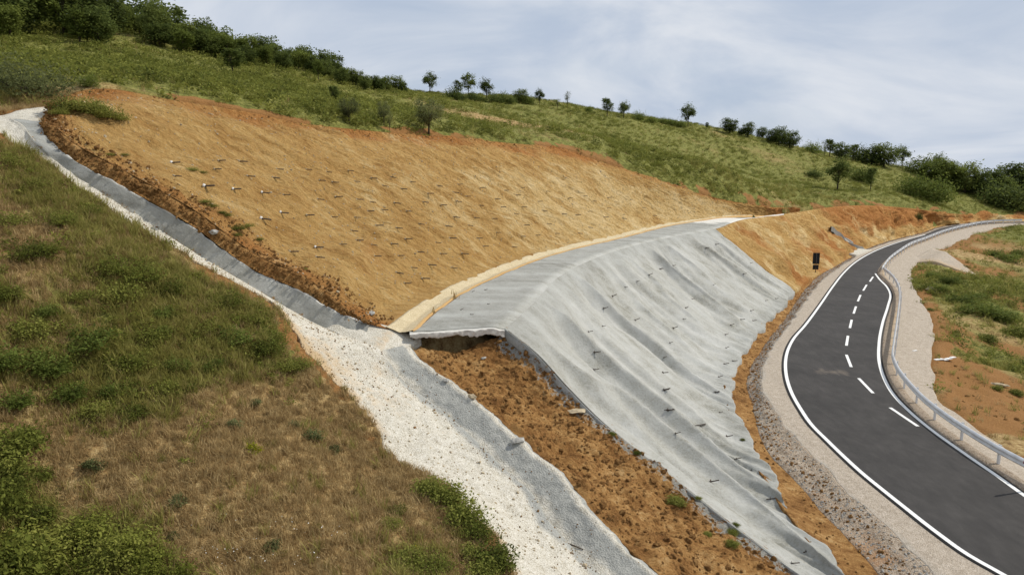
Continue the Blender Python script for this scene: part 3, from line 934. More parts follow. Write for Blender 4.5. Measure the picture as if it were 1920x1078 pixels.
# strip of ochre soil from the toe to the ditch bottom, then the crumbly bank, then the gravel verge
tt = resample(np.vstack([[(9.5, -25, .0), (9.0, 6, .0)], T_line, F_bot[1:]]), NU)
mlist = []
for i in range(NU):
    k = np.argmin(np.linalg.norm(tt[:, :2] - o1[i, :2], axis=1))
    mlist.append(tt[k])
tt = np.array(mlist)
tt = np.stack([np.convolve(np.pad(tt[:, i], 4, 'edge'), np.ones(9) / 9, 'valid') for i in range(3)], 1)
tin = offset(tt, -0.35, -0.05)
Gq = densify(loft(tin, o1), [22])
U, V = uvgrid(Gq)
qp = Gq.reshape(-1, 3)
Gq[..., 2] += (0.08 * fbm(qp, .9, 4, 112) + 0.05 * fbm(qp, 3, 3, 113)).reshape(U.shape) * sstep(0, .1, 1 - V)
Gq[..., 2] -= 0.05 * np.sin(np.pi * V)
tag(grid_object('ditch', Gq, M['brown'], {'spat': 0.18 * sstep(.3, 0, V) + 0 * U}, 'vV', 0.3), kind='structure')
Gq = densify(loft(o1, o2), [26])
U, V = uvgrid(Gq)
qp = Gq.reshape(-1, 3)
Gq[..., 2] += (0.10 * fbm(qp, .8, 4, 114) + 0.12 * fbm(qp, 2.6, 4, 115, .6)).reshape(U.shape) * np.sin(np.pi * V) ** .6
tag(grid_object('spoil_bank', Gq, M['spoil'], {'dirt': 0.42 * (1 - sstep(.5, .95, V)) + .45 * fbm(qp, .55, 3, 116).reshape(U.shape), 'grey': 0.05 + 0 * U}, 'vV', 0.3), kind='structure')
Gq = densify(loft(o2, rl + np.array((0, 0, -.015))), [18])
U, V = uvgrid(Gq)
qp = Gq.reshape(-1, 3)
Gq[..., 2] += (0.04 * fbm(qp, 1.0, 4, 117) + 0.02 * fbm(qp, 4, 3, 118)).reshape(U.shape) * sstep(0, .2, 1 - V) * sstep(0, .1, V) + 0.0
tag(grid_object('gravel_verge', Gq, M['shoulder'], {'dirt': 0.25 * sstep(.2, 0, V) + 0.1, 'grey': 0.42 * sstep(.55, .05, V)}, 'v', 0.3), kind='structure')

R2 = np.vstack([[(22.0, -25, -.2), (21.0, 4, -.2)], line([(2010, 925), (1915, 862), (1848, 818), (1801, 785), (1757, 742), (1749, 705), (1745, 660), (1748, 600), (1725, 560), (1709, 528), (1712, 500), (1742, 477), (1774, 462), (1801, 452), (1848, 432), (1920, 421), (2010, 414)], z=-0.15)])
r2 = resample(R2, NU)
r2 += np.stack([0.28 * fbm(r2, .45, 5, 120), 0 * r2[:, 0], 0 * r2[:, 0]], 1)
rr2 = []
for i in range(NU):
    rr2.append(rr[np.argmin(np.linalg.norm(rr[:, :2] - r2[i, :2], axis=1))])
rr2 = np.array(rr2)
rr2 = np.stack([np.convolve(np.pad(rr2[:, i], 3, 'edge'), np.ones(7) / 7, 'valid') for i in range(3)], 1)
mid = rr2 * .8 + r2 * .2
mid[:, 2] = 0.03
edge_in = offset(rr, 0.0, 0.0)
# a step of 6 cm of gravel stands proud of the asphalt edge
kerb = loft(rr + np.array((0, 0, -.02)), offset(rr, 0.06, 0.07), offset(rr, 0.45, 0.05))
U, V = uvgrid(kerb)
tag(grid_object('verge_edge', kerb, M['spoil'], {'dirt': 0.3 + 0 * U, 'grey': 0.1 + 0 * U}, '', .2), kind='structure')
lowr = offset(rr2, 0.25, 0.035)
Gq = densify(loft(lowr, r2), [34])
U, V = uvgrid(Gq)
qp = Gq.reshape(-1, 3)
Gq[..., 2] += (0.05 * fbm(qp, .8, 4, 121) + 0.02 * fbm(qp, 4, 3, 122)).reshape(U.shape) * sstep(0, .2, V)
tag(grid_object('gravel_shoulder', Gq, M['shoulder'], {'dirt': 0.62 * sstep(.25, .05, V) + 0.1 + .25 * sstep(.9, 1, V), 'grey': 0.12 + 0 * U}, 'V', 0.4), kind='structure')
tk = loft(resample(line([(1700, 486, 82.5), (1745, 490, 81), (1790, 505, 79), (1829, 519, 77.5)]), 60), resample(line([(1750, 459, 92), (1776, 475, 86.5), (1806, 497, 81.5), (1832, 517, 78.2)]), 60))
tk = densify(tk, [14])
U, V = uvgrid(tk)
tk[..., 2] += 0.06 - 0.45 * sstep(.42, .05, U) + (0.06 * fbm(tk.reshape(-1, 3), .9, 4, 124)).reshape(U.shape)
tag(grid_object('gravel_ramp', tk, M['shoulder'], {'dirt': 0.34 + .3 * sstep(.6, 1, 1 - V) + .2 * sstep(.5, 1, U), 'grey': 0.35 + 0 * U}, 'uUvV', 0.4), kind='structure')

# ------------------------------------------------------------------ natural ground (one sheet)
ctrl = []


def add(pts):
    for p in pts:
        ctrl.append(np.asarray(p, float))


up = lambda L, dz: L + np.array((0, 0, dz))
add(up(resample(A_line, 26), 0.06))
add(line([(0, 400, 20.5), (0, 500, 18.5), (150, 450, 20.5), (300, 600, 19.2), (300, 700, 17.6), (500, 900, 15.2), (0, 650, 16.4), (0, 800, 14.6), (0, 950, 13.0), (0, 1078, 11.9), (500, 1078, 12.9), (250, 850, 15.0),
          (250, 1000, 13.2), (700, 950, 15.6), (-200, 600, 15.5), (-200, 900, 11.5), (-300, 350, 19)]))
add(up(resample(E_line, 34)[2:], 0.03))
add(line([(40, 195, 29.5), (0, 205, 28.5), (0, 130, 40), (100, 120, 46), (200, 125, 46), (320, 140, 52), (450, 170, 52), (450, 130, 70), (560, 180, 58), (600, 160, 74), (700, 205, 62), (850, 225, 72), (960, 235, 80),
          (1050, 245, 82), (1130, 262, 84), (1200, 280, 87), (1300, 310, 96), (1420, 345, 102), (1500, 355, 112), (1570, 356, 123), (1632, 358, 126), (1700, 360, 140), (1780, 372, 148), (1850, 388, 152), (1920, 392, 160),
          (0, 48, 66), (150, 55, 78), (300, 68, 86), (450, 96, 94), (600, 138, 106), (760, 173, 116), (900, 187, 124), (1040, 196, 130), (1200, 226, 140), (1340, 250, 148), (1480, 272, 158), (1620, 302, 172), (1720, 325, 172), (1800, 345, 176), (1920, 368, 180),
          (-300, 60, 60), (-300, 200, 28), (-500, 100, 40), (-500, 400, 18)]))
# beyond the ridge the land falls away
for px, py, Y in ((0, 48, 66), (300, 68, 86), (600, 138, 106), (900, 187, 124), (1200, 226, 140), (1480, 272, 158), (1700, 320, 172), (1920, 368, 180), (-300, 60, 60)):
    r = P(px, py, Y)
    for k, dz in ((1.5, -2), (2.4, -16), (5, -60), (12, -120)):
        q = r * k
        q[2] = r[2] + dz
        add([q])
for L_ in (F_top[3:],):
    add(up(resample(L_, 14), 0.03))
add(up(resample(r2, 30), -0.05))
add(line([(1800, 640)], z=-0.7)); add(line([(1850, 640), (1850, 720)], z=-1.1)); add(line([(1920, 640), (1920, 760), (1980, 800)], z=-1.5)); add(line([(1800, 575), (1860, 560)], z=-0.8))
add(line([(1920, 540), (1990, 560)], z=-1.6)); add(line([(1850, 480), (1920, 480)], z=-1.2)); add(line([(1880, 445), (1920, 440)], z=-0.5)); add(line([(2100, 480), (2200, 600)], z=-3.5)); add(line([(2100, 430)], z=-1.5))
add([(26, 10, -1.2), (26, -20, -1.5), (40, 0, -4), (60, 20, -6), (120, 60, -9), (160, 100, -9), (60, -60, -9), (10, -60, -6), (0, 4, 0.0), (-6, 2, 1.6), (-12, 4, 3.4), (-20, 6, 6.6), (4, 10, .6), (-20, -20, 4.5), (-40, -30, 8), (-60, 0, 17), (-50, 25, 20),
     (0, -25, -2.5), (9, -10, -.6), (-80, 60, 33), (-120, 0, 24), (-100, -100, 4), (0, -150, -20), (150, -100, -25), (300, 150, -25), (400, -300, -70), (0, -600, -80), (-400, -300, -20), (-500, 300, -10), (-1500, 0, -120), (1500, 0, -150), (0, -1500, -150), (1500, 1500, -170), (-1500, 1500, -140), (0, 2000, -170)])
# interior of the earthworks (kept smooth; carved below the sheets afterwards)
add(up(resample(D_line, 8), -0.3)); add(up(resample(RL, 16), -0.3)); add(up(resample(N_line, 6), -0.3))
ctrl = np.array(ctrl)
# thin out near-coincident points
keep = []
for i, p in enumerate(ctrl):
    if all((p[0] - ctrl[j][0]) ** 2 + (p[1] - ctrl[j][1]) ** 2 > 0.8 for j in keep):
        keep.append(i)
ctrl = ctrl[keep]
warp = lambda x: np.sign(x) * np.where(np.abs(x) < 150, np.abs(x), 150 + 60 * np.log1p((np.abs(x) - 150) / 60))
cx = np.stack([warp(ctrl[:, 0]), warp(ctrl[:, 1])], 1) / 50.0
r2m = ((cx[:, None] - cx[None]) ** 2).sum(-1)
phi = lambda q: np.where(q > 1e-12, 0.5 * q * np.log(np.maximum(q, 1e-12)), 0.0)
nC = len(ctrl)
Amat = np.zeros((nC + 3, nC + 3))
Amat[:nC, :nC] = phi(r2m) + np.eye(nC) * 2e-5
Amat[:nC, nC] = 1; Amat[:nC, nC + 1:] = cx
Amat[nC:, :nC] = Amat[:nC, nC:].T
sol = np.linalg.solve(Amat, np.concatenate([ctrl[:, 2], np.zeros(3)]))


def tps(x, y):
    q = np.stack([warp(x), warp(y)], 1) / 50.0
    out = np.empty(len(q))
    for s in range(0, len(q), 20000):
        e = q[s:s + 20000]
        out[s:s + 20000] = phi(((e[:, None] - cx[None]) ** 2).sum(-1)) @ sol[:nC] + sol[nC] + e @ sol[nC + 1:]
    return out


def axis(knots):
    out = [knots[0][0]]
    for (a0, s0), (a1, s1) in zip(knots, knots[1:]):
        x = a0
        while x < a1 - 1e-6:
            t = (x - a0) / (a1 - a0)
            x += s0 * (1 - t) + s1 * t
            out.append(min(x, a1))
    return np.array(out)


ax = axis([(-2500, 400), (-300, 25), (-90, 2.0), (-24, .30), (-18, .18), (6, .18), (16, .45), (24, .35), (40, .5), (90, 1.0), (180, 3), (400, 40), (2500, 400)])
ay = axis([(-2500, 400), (-200, 40), (-10, 2), (9, .25), (12, .16), (26, .16), (34, .3), (60, .45), (100, .6), (170, 1.0), (260, 5), (600, 60), (3000, 500)])
gx, gy = np.meshgrid(ax, ay, indexing='ij')
fx, fy = gx.ravel(), gy.ravel()
gz = tps(fx, fy)
allv, allf, base = [], [], 0
for v_, f_ in PATCHES:
    allv.append(v_); allf.append(f_ + base); base += len(v_)
allv = np.vstack(allv); allf = np.vstack(allf)
BVH = BVHTree.FromPolygons(allv.tolist(), allf.tolist())
DOWN = Vector((0, 0, -1))
cover = np.full(len(fx), -1e9)
pmin, pmax = allv.min(0), allv.max(0)
for i in np.nonzero((fx > pmin[0]) & (fx < pmax[0]) & (fy > pmin[1]) & (fy < pmax[1]))[0]:
    h = BVH.ray_cast(Vector((fx[i], fy[i], 200)), DOWN)
    if h[0] is not None:
        cover[i] = h[0].z
p3 = np.stack([fx, fy, 0 * fx], 1)
dist = np.sqrt(fx ** 2 + fy ** 2)
near = sstep(55, 25, dist)
bump = near * (0.16 * fbm(p3, 0.5, 3, 200) + 0.17 * fbm(p3, 1.5, 4, 201, .55)) + (1 - near) * (0.35 * fbm(p3, 0.16, 4, 202) + 0.18 * fbm(p3, .7, 3, 203)) + sstep(60, 200, dist) * 1.0 * fbm(p3, 0.03, 3, 204)
right = sstep(19, 24, fx) * sstep(110, 90, fy) * sstep(.15, .55, fx / np.maximum(fy, 1))
bump += right * 0.25 * fbm(p3, 0.5, 4, 205)
inside = cover > -1e8
bump[inside] = 0
# fade bumps next to the earthworks so that the edges meet
ins = inside.reshape(gx.shape).astype(float)
for _ in range(3):
    q = ins.copy()
    q[1:] = np.maximum(q[1:], ins[:-1]); q[:-1] = np.maximum(q[:-1], ins[1:]); q[:, 1:] = np.maximum(q[:, 1:], ins[:, :-1]); q[:, :-1] = np.maximum(q[:, :-1], ins[:, 1:])
    ins = np.maximum(ins, q * 0.999)
ring = (ins.ravel() > 0.5) & ~inside
bump[ring] = bump[ring] * 0.45 + 0.02
gz = gz + bump
low_c = np.where(inside, np.minimum(gz, cover - 0.35), 1e9).reshape(gx.shape)
for _ in range(6):                      # keep the sheet well under steps and overhangs of the earthworks
    q = low_c.copy()
    q[1:] = np.minimum(q[1:], low_c[:-1]); q[:-1] = np.minimum(q[:-1], low_c[1:]); q[:, 1:] = np.minimum(q[:, 1:], low_c[:, :-1]); q[:, :-1] = np.minimum(q[:, :-1], low_c[:, 1:])
    low_c = np.where(low_c < 1e8, q, low_c)
gz = np.where(inside, low_c.ravel(), gz)


def blob(px, py, Y, r):
    c = P(px, py, Y)
    return np.exp(-(((fx - c[0]) ** 2 + (fy - c[1]) ** 2) / r ** 2))


green = 0.19 * near + 0.92 * (1 - near) + 0.35 * fbm(p3, .12, 3, 300) + .35 * near * fbm(p3, .45, 3, 303)
for px, py, Y, r, a_ in ((60, 330, 22, 3.0, .5), (260, 510, 19.7, 2.2, .7), (130, 640, 16.8, 2.2, .6), (330, 620, 18, 1.6, .35), (480, 600, 20, 2.2, .5), (240, 760, 15.2, 1.4, .3), (30, 900, 13.2, 1.1, .6), (60, 1050, 12.0, 1.3, .7), (230, 1020, 12.8, 1.0, .6),
                      (840, 950, 16.5, .6, .6), (780, 1060, 14.2, .8, .6), (500, 820, 16, 1.8, -.5), (420, 950, 14.4, 2.2, -.6), (650, 880, 16.6, 2.0, -.6), (600, 780, 18, 1.5, -.6), (150, 870, 14, 1.4, -.4),
                      (900, 215, 85, 9, -.35), (1000, 235, 80, 8, -.4), (1080, 250, 80, 8, -.3), (1420, 262, 140, 10, -.35), (1500, 345, 110, 9, -.12), (1200, 255, 110, 10, .3), (1150, 290, 80, 8, .4), (1850, 570, 62, 6, .5), (1880, 660, 46, 4, .4), (1790, 530, 72, 3, .6), (1900, 480, 85, 5, .2), (1870, 780, 33, 3, -.4), (1830, 700, 41, 3, -.5), (1850, 470, 95, 8, -.8), (300, 165, 42, 7, .5), (150, 150, 38, 6, .5), (450, 190, 45, 6, .4), (600, 225, 48, 6, .4)):
    green += a_ * blob(px, py, Y, r)
green -= 0.38 * right
soil = 0.02 + 0.75 * right * (0.55 + 1.2 * fbm(p3, .16, 3, 301) - green * .7 + .25) + .75 * ring * sstep(.0, .35, fbm(p3, .35, 3, 302) + .1)
for px, py, Y, r, a_ in ((1870, 780, 33, 3, .8), (1800, 700, 43, 3.5, .7), (1780, 640, 47, 2, .6), (1830, 450, 105, 10, .6), (560, 640, 21, .8, .7), (420, 520, 22.2, .4, .5), (100, 445, 20.8, .8, .2), (1850, 600, 56, 3, -.6), (0, 210, 28, 1.2, .5)):
    soil += a_ * blob(px, py, Y, r)
gG = np.stack([fx, fy, gz], 1).reshape(*gx.shape, 3)
ground = grid_object('ground', gG, M['ground'], {'green': green.reshape(gx.shape), 'soil': soil.reshape(gx.shape)}, '', 0, bvh=False)
tag(ground, kind='structure')
gidx = np.arange(len(fx)).reshape(gx.shape)
gf = np.stack([gidx[:-1, :-1], gidx[1:, :-1], gidx[1:, 1:], gidx[:-1, 1:]], -1).reshape(-1, 4)
GB = BVHTree.FromPolygons(gG.reshape(-1, 3).tolist(), gf.tolist())
GREEN = green.reshape(gx.shape); SOIL = soil.reshape(gx.shape)


def lookup(A_, x, y):
    i = np.clip(np.searchsorted(ax, x), 0, len(ax) - 1)
    j = np.clip(np.searchsorted(ay, y), 0, len(ay) - 1)
    return A_[i, j]


def surf(x, y):
    """height of whatever surface lies on top, with its normal"""
    a_ = BVH.ray_cast(Vector((x, y, 200)), DOWN)
    b_ = GB.ray_cast(Vector((x, y, 200)), DOWN)
    if a_[0] is None or (b_[0] is not None and b_[0].z > a_[0].z):
        return b_[0].z, b_[1], False
    return a_[0].z, a_[1], True


def sight(px, py, both=True):
    """first surface met along a sight line from the viewpoint"""
    u, v = (px - 960.0) / FPX, (539.0 - py) / FPX
    dr = Vector((u, CP + v * SP, -SP + v * CP)).normalized()
    o_ = Vector((0, 0, CAM_H))
    a_, b_ = BVH.ray_cast(o_, dr), GB.ray_cast(o_, dr) if both else (None,) * 4
    hits = [h for h in (a_, b_) if h[0] is not None]
    if not hits:
        return None
    h = min(hits, key=lambda q: q[3])
    nrm = h[1] if h[1].z > 0 else -h[1]
    return h[0], nrm


def foot(px, Y, py=300):
    """ground point under a sight column at distance Y"""
    q = P(px, py, Y)
    z = surf(q[0], q[1])[0]
    q = P(px, 300 - (z - CAM_H) * FPX / Y, Y)
    return Vector((q[0], q[1], surf(q[0], q[1])[0]))


# ------------------------------------------------------------------ vegetation builders
def leaf_quads(centers, size, rng, up=0.75, elong=1.5):
    n_ = len(centers)
    nrm = rng.normal(size=(n_, 3)); nrm[:, 2] = np.abs(nrm[:, 2]) + up
    nrm /= np.linalg.norm(nrm, axis=1)[:, None]
    a_ = np.cross(nrm, rng.normal(size=(n_, 3))); a_ /= np.linalg.norm(a_, axis=1)[:, None] + 1e-9
    b_ = np.cross(nrm, a_)
    s_ = (size * rng.uniform(.6, 1.35, n_))[:, None]
    a_ = a_ * s_ * elong * .5; b_ = b_ * s_ * .5
    v_ = np.stack([centers - a_, centers - b_ * .8 + a_ * .1, centers + a_, centers + b_ * .8 + a_ * .1], 1).reshape(-1, 3)
    return v_, np.arange(n_ * 4).reshape(-1, 4)


def make_tree(name, seed, mat, h=5.0, crown=(1.7, 1.7, 1.7), cz=0.62, clumps=26, per=120, leaf=0.2, trunk=0.13, spread=0.34, limbs=6, flare=0.0):
    rng = np.random.default_rng(seed)
    root = empty(name, (0, 0, 0))
    cc = []
    while len(cc) < clumps:
        q = rng.uniform(-1, 1, 3)
        r_ = np.linalg.norm(q)
        if r_ > 1 or r_ < 0.35: continue
        w_ = 1.0 + flare * q[2]
        cc.append((q[0] * crown[0] * w_, q[1] * crown[1] * w_, cz * h + q[2] * crown[2]))
    cc = np.array(cc)
    cc *= 1 + rng.normal(0, .05, cc.shape)
    mb = MB()
    bend = rng.normal(0, .10, 2) * h * .2
    tp = [(0, 0, -.25), (bend[0] * .3, bend[1] * .3, h * .2), (bend[0], bend[1], h * .45), (bend[0] * .6, bend[1] * .9, h * .7)]
    mb.tube(tp, [trunk * 1.25, trunk, trunk * .7, trunk * .2], 8)
    for c in cc[rng.permutation(clumps)[:limbs]]:
        st = rng.uniform(.18, .42)
        s0 = Vector((bend[0] * st * 2, bend[1] * st * 2, h * st))
        m_ = s0.lerp(Vector(c), .55) + Vector((0, 0, .1 * h * rng.uniform(0, .6)))
        mb.tube([s0, m_, c], [trunk * .5, trunk * .3, trunk * .08], 5)
    mb.build('trunk', M['bark'], root, True)
    pts = np.concatenate([c + rng.normal(size=(per, 3)) * spread * rng.uniform(.6, 1.25) * np.array((1, 1, .8)) * h / 5 for c in cc])
    v_, f_ = leaf_quads(pts, leaf, rng)
    mesh_np('crown', v_, f_, mat, root, False)
    return root


def make_bush(name, seed, mat, r=0.6, hh=0.6, clumps=22, per=60, leaf=0.055, stems=7, spread=.16):
    rng = np.random.default_rng(seed)
    root = empty(name, (0, 0, 0))
    mb = MB()
    cc = []
    for k in range(clumps):
        a_ = rng.uniform(0, 2 * math.pi); q = math.sqrt(rng.uniform(0, 1)) * r
        cc.append((math.cos(a_) * q, math.sin(a_) * q * .85, hh * rng.uniform(.25, .95) * math.sqrt(max(.05, 1 - (q / r) ** 2 * .8))))
    cc = np.array(cc)
    for c in cc[:stems]:
        mb.tube([(c[0] * .15, c[1] * .15, -.08), tuple(c * np.array((.6, .6, .6))), tuple(c)], [.012 * r / .6, .009 * r / .6, .004], 5)
    mb.build('stems', M['bark'], root, True)
    pts = np.concatenate([c + rng.normal(size=(per, 3)) * spread * r / .6 * np.array((1, 1, .8)) for c in cc])
    pts[:, 2] = np.abs(pts[:, 2])
    v_, f_ = leaf_quads(pts, leaf, rng)
    mesh_np('foliage', v_, f_, mat, root, False)
    return root


def blades(n_, r_, h0, h1, w, rng, lean=.5):
    """a tuft of bent grass blades, 3 triangles each"""
    vs_, fs_ = [], []
    for k in range(n_):
        a_, q = rng.uniform(0, 6.283), r_ * math.sqrt(rng.uniform(0, 1))
        b_ = np.array((math.cos(a_) * q, math.sin(a_) * q, -.02))
        hgt = rng.uniform(h0, h1); t_ = rng.uniform(0, 6.283); ln = hgt * lean * rng.uniform(.2, 1.2)
        dr = np.array((math.cos(t_), math.sin(t_), 0)); sd_ = np.array((-dr[1], dr[0], 0)) * w * rng.uniform(.6, 1.3)
        m_ = b_ + dr * ln * .35 + np.array((0, 0, hgt * .6)); tip = b_ + dr * ln + np.array((0, 0, hgt))
        i0 = len(vs_)
        vs_ += [b_ - sd_, b_ + sd_, m_ + sd_ * .7, m_ - sd_ * .7, tip]
        fs_ += [(i0, i0 + 1, i0 + 2), (i0, i0 + 2, i0 + 3), (i0 + 3, i0 + 2, i0 + 4)]
    return np.array(vs_), np.array(fs_)


def proto_collection(name, meshes, mat):
    c_ = bpy.data.collections.new(name)
    for k, (v_, f_) in enumerate(meshes):
        o = mesh_np(name, v_, f_, mat, None, False)
        COL.objects.unlink(o)
        c_.objects.link(o)
    return c_


def scatter(name, pts, scl, coll, nproto, seed, label, cat, tilt=.2):
    rng = np.random.default_rng(seed)
    pts = np.asarray(pts, np.float32)
    me = bpy.data.meshes.new(name)
    me.vertices.add(len(pts))
    me.vertices.foreach_set('co', pts.reshape(-1))
    rot = np.stack([rng.normal(0, tilt, len(pts)), rng.normal(0, tilt, len(pts)), rng.uniform(0, 6.283, len(pts))], 1).astype(np.float32)
    me.attributes.new('rot', 'FLOAT_VECTOR', 'POINT').data.foreach_set('vector', rot.reshape(-1))
    me.attributes.new('scl', 'FLOAT', 'POINT').data.foreach_set('value', np.asarray(scl, np.float32))
    me.attributes.new('idx', 'INT', 'POINT').data.foreach_set('value', rng.integers(0, nproto, len(pts)).astype(np.int32))
    o = bpy.data.objects.new(name, me)
    COL.objects.link(o)
    ng = bpy.data.node_groups.new(name, 'GeometryNodeTree')
    ng.interface.new_socket('Geometry', in_out='INPUT', socket_type='NodeSocketGeometry')
    ng.interface.new_socket('Geometry', in_out='OUTPUT', socket_type='NodeSocketGeometry')
    N_, L_ = ng.nodes, ng.links
    gi, go = N_.new('NodeGroupInput'), N_.new('NodeGroupOutput')
    ip = N_.new('GeometryNodeInstanceOnPoints')
    ci = N_.new('GeometryNodeCollectionInfo')
    ci.inputs['Collection'].default_value = coll
    ci.inputs['Separate Children'].default_value = True
    ci.inputs['Reset Children'].default_value = True

    def named(nm, typ):
        a_ = N_.new('GeometryNodeInputNamedAttribute')
        a_.data_type = typ
        a_.inputs['Name'].default_value = nm
        return a_.outputs['Attribute']
    e2r = N_.new('FunctionNodeEulerToRotation')
    L_.new(named('rot', 'FLOAT_VECTOR'), e2r.inputs[0])
    L_.new(gi.outputs[0], ip.inputs['Points'])
    L_.new(ci.outputs[0], ip.inputs['Instance'])
    ip.inputs['Pick Instance'].default_value = True
    L_.new(named('idx', 'INT'), ip.inputs['Instance Index'])
    L_.new(e2r.outputs[0], ip.inputs['Rotation'])
    L_.new(named('scl', 'FLOAT'), ip.inputs['Scale'])
    L_.new(ip.outputs[0], go.inputs[0])
    md = o.modifiers.new('scatter', 'NODES')
    md.node_group = ng
    return tag(o, label, cat, None, 'stuff')


def sample_ground(n_, x0, x1, y0, y1, rng, dens=None, edge=False):
    xs, ys = rng.uniform(x0, x1, n_), rng.uniform(y0, y1, n_)
    k = np.abs(xs) < (ys * .76 + 4)
    xs, ys = xs[k], ys[k]
    g_, s_ = lookup(GREEN, xs, ys), lookup(SOIL, xs, ys)
    if dens is not None:
        k = rng.uniform(0, 1, len(xs)) < dens(xs, ys, g_, s_)
        xs, ys = xs[k], ys[k]
    out = []
    for x_, y_ in zip(xs, ys):
        z_, _, patch = surf(x_, y_)
        if not patch:
            out.append((x_, y_, z_))
    return np.array(out)


rg = np.random.default_rng(5)
# --- grass on the near hillside
dry_c = proto_collection('dry_tuft', [blades(22, .10, .05, .20, .0055, rg, .9) for _ in range(5)], M['dry'])
olv_c = proto_collection('olive_tuft', [blades(26, .11, .08, .32, .007, rg, .8) for _ in range(5)], M['olive'])
fern_m = []
for k in range(5):
    q = rg.normal(size=(70, 3)) * np.array((.20, .20, .09)) + np.array((0, 0, .16)); q[:, 2] = np.abs(q[:, 2])
    v_, f_ = leaf_quads(q, .085, rg)
    v2, f2 = blades(10, .14, .10, .32, .010, rg, .7)
    f2q = np.concatenate([f2, f2[:, 2:]], 1)
    fern_m.append((v_, f_))
weed_c = proto_collection('weed_clump', fern_m, M['fern'])
weedl_c = proto_collection('lime_clump', [(v_ * .9, f_) for v_, f_ in fern_m], M['leaf_lime'])

nz = lambda x_, y_, s_, sd_: fbm(np.stack([x_, y_, 0 * x_], 1), s_, 3, sd_)
NEAR = (-26, 6, 9.5, 31)
p = sample_ground(90000, *NEAR, rg, lambda x_, y_, g_, s_: np.clip(.95 - 1.1 * (g_ - .35 + .5 * nz(x_, y_, .9, 400)) - s_ * .8, .22, 1))
scatter('dry_grass', p, rg.uniform(.6, 1.35, len(p)), dry_c, 5, 1, 'short dry brown grass covering the near hillside', 'grass', .25)
p = sample_ground(70000, *NEAR, rg, lambda x_, y_, g_, s_: np.clip(.10 + 1.3 * (g_ - .22 + .7 * nz(x_, y_, .8, 401)) - s_, 0.03, .9))
scatter('olive_grass', p, rg.uniform(.6, 1.4, len(p)), olv_c, 5, 2, 'olive green grass among the dry grass on the near hillside', 'grass', .25)
p = sample_ground(5000, *NEAR, rg, lambda x_, y_, g_, s_: np.clip(.35 + .9 * nz(x_, y_, .6, 409) - s_, 0, .9))
stalk_c = proto_collection('dry_stalks', [blades(12, .10, .22, .48, .004, rg, .5) for _ in range(4)], M['dry'])
scatter('dry_stalks', p, rg.uniform(.6, 1.2, len(p)), stalk_c, 4, 19, 'tall dead straw stalks standing over the near hillside grass', 'grass', .2)
p = sample_ground(9000, *NEAR, rg, lambda x_, y_, g_, s_: np.clip(1.8 * (g_ - .45 + .9 * nz(x_, y_, .7, 410)) - s_, 0.004, .7))
scatter('pale_weeds', p, rg.uniform(.25, .75, len(p)), weedl_c, 5, 20, 'low yellow green weeds in patches on the near hillside', 'weeds', .2)
flw = []
for k in range(3):
    q = rg.normal(size=(3, 3)) * np.array((.12, .12, .03)) + np.array((0, 0, .22))
    flw.append(leaf_quads(q, .028, rg, 1.5, 1.0))
flower_c = proto_collection('flower_heads', flw, M['petal'])
p = []
for k in range(26):
    h_ = sight(rg.uniform(330, 640), rg.uniform(985, 1075))
    if h_: p.append(tuple(h_[0]))
scatter('white_flowers', p, rg.uniform(.6, 1.1, len(p)), flower_c, 3, 21, 'tiny white flowers in the dry grass', 'flowers', .2)
p = sample_ground(6000, *NEAR, rg, lambda x_, y_, g_, s_: np.clip(2.2 * (g_ - .52 + .9 * nz(x_, y_, .7, 402)) - s_, 0.004, .8))
scatter('low_weeds', p, rg.uniform(.25, .7, len(p)), weed_c, 5, 3, 'low leafy green weeds in patches on the near hillside', 'weeds', .2)
# --- bracken and grass on the hill above the cut
HILL = (-75, 130, 26, 185)
p = sample_ground(85000, *HILL, rg, lambda x_, y_, g_, s_: np.clip((.16 + 1.2 * (g_ - .45 + .6 * nz(x_, y_, .15, 403))) * np.minimum(1, 60 / y_) - s_ * .4, 0.02, 1))
scatter('bracken', p, rg.uniform(.5, 1.6, len(p)) * np.where(p[:, 1] > 95, .8, 1), weed_c, 5, 4, 'green bracken covering the hillside above the cut', 'bracken', .2)
p = sample_ground(26000, *HILL, rg, lambda x_, y_, g_, s_: np.clip((.05 + .9 * (g_ - .35 + .9 * nz(x_, y_, .10, 404))) * np.minimum(1, 60 / y_) - s_ * .4, 0.0, 1))
scatter('pale_bracken', p, rg.uniform(.5, 1.4, len(p)), weedl_c, 5, 5, 'yellow green bracken in drifts on the hill above the cut', 'bracken', .2)
p = sample_ground(26000, *HILL, rg, lambda x_, y_, g_, s_: np.clip(.4 + .6 * nz(x_, y_, .2, 408), .1, .9))
scatter('hill_olive_grass', p, rg.uniform(1.0, 1.9, len(p)), olv_c, 5, 9, 'olive green grass between the bracken on the hillside above the cut', 'grass', .25)
p = sample_ground(26000, *HILL, rg, lambda x_, y_, g_, s_: np.clip(.75 - .8 * g_ + .6 * nz(x_, y_, .2, 405), .1, .9))
scatter('hill_grass', p, rg.uniform(1.0, 2.0, len(p)), dry_c, 5, 6, 'tawny dry grass on the hillside above the cut', 'grass', .25)
RIGHT = (20, 75, 14, 112)
p = sample_ground(14000, *RIGHT, rg, lambda x_, y_, g_, s_: np.clip(1.0 * (g_ - .25 + .8 * nz(x_, y_, .2, 406)) - .5 * s_, .01, .8) * (y_ < 105))
scatter('verge_grass', p, rg.uniform(1.0, 2.6, len(p)), olv_c, 5, 7, 'rough olive grass below the gravel shoulder of the road', 'grass', .25)
p = sample_ground(1800, *RIGHT, rg, lambda x_, y_, g_, s_: np.clip(1.2 * (g_ - .6 + .8 * nz(x_, y_, .2, 407)) - .6 * s_, .0, .8))
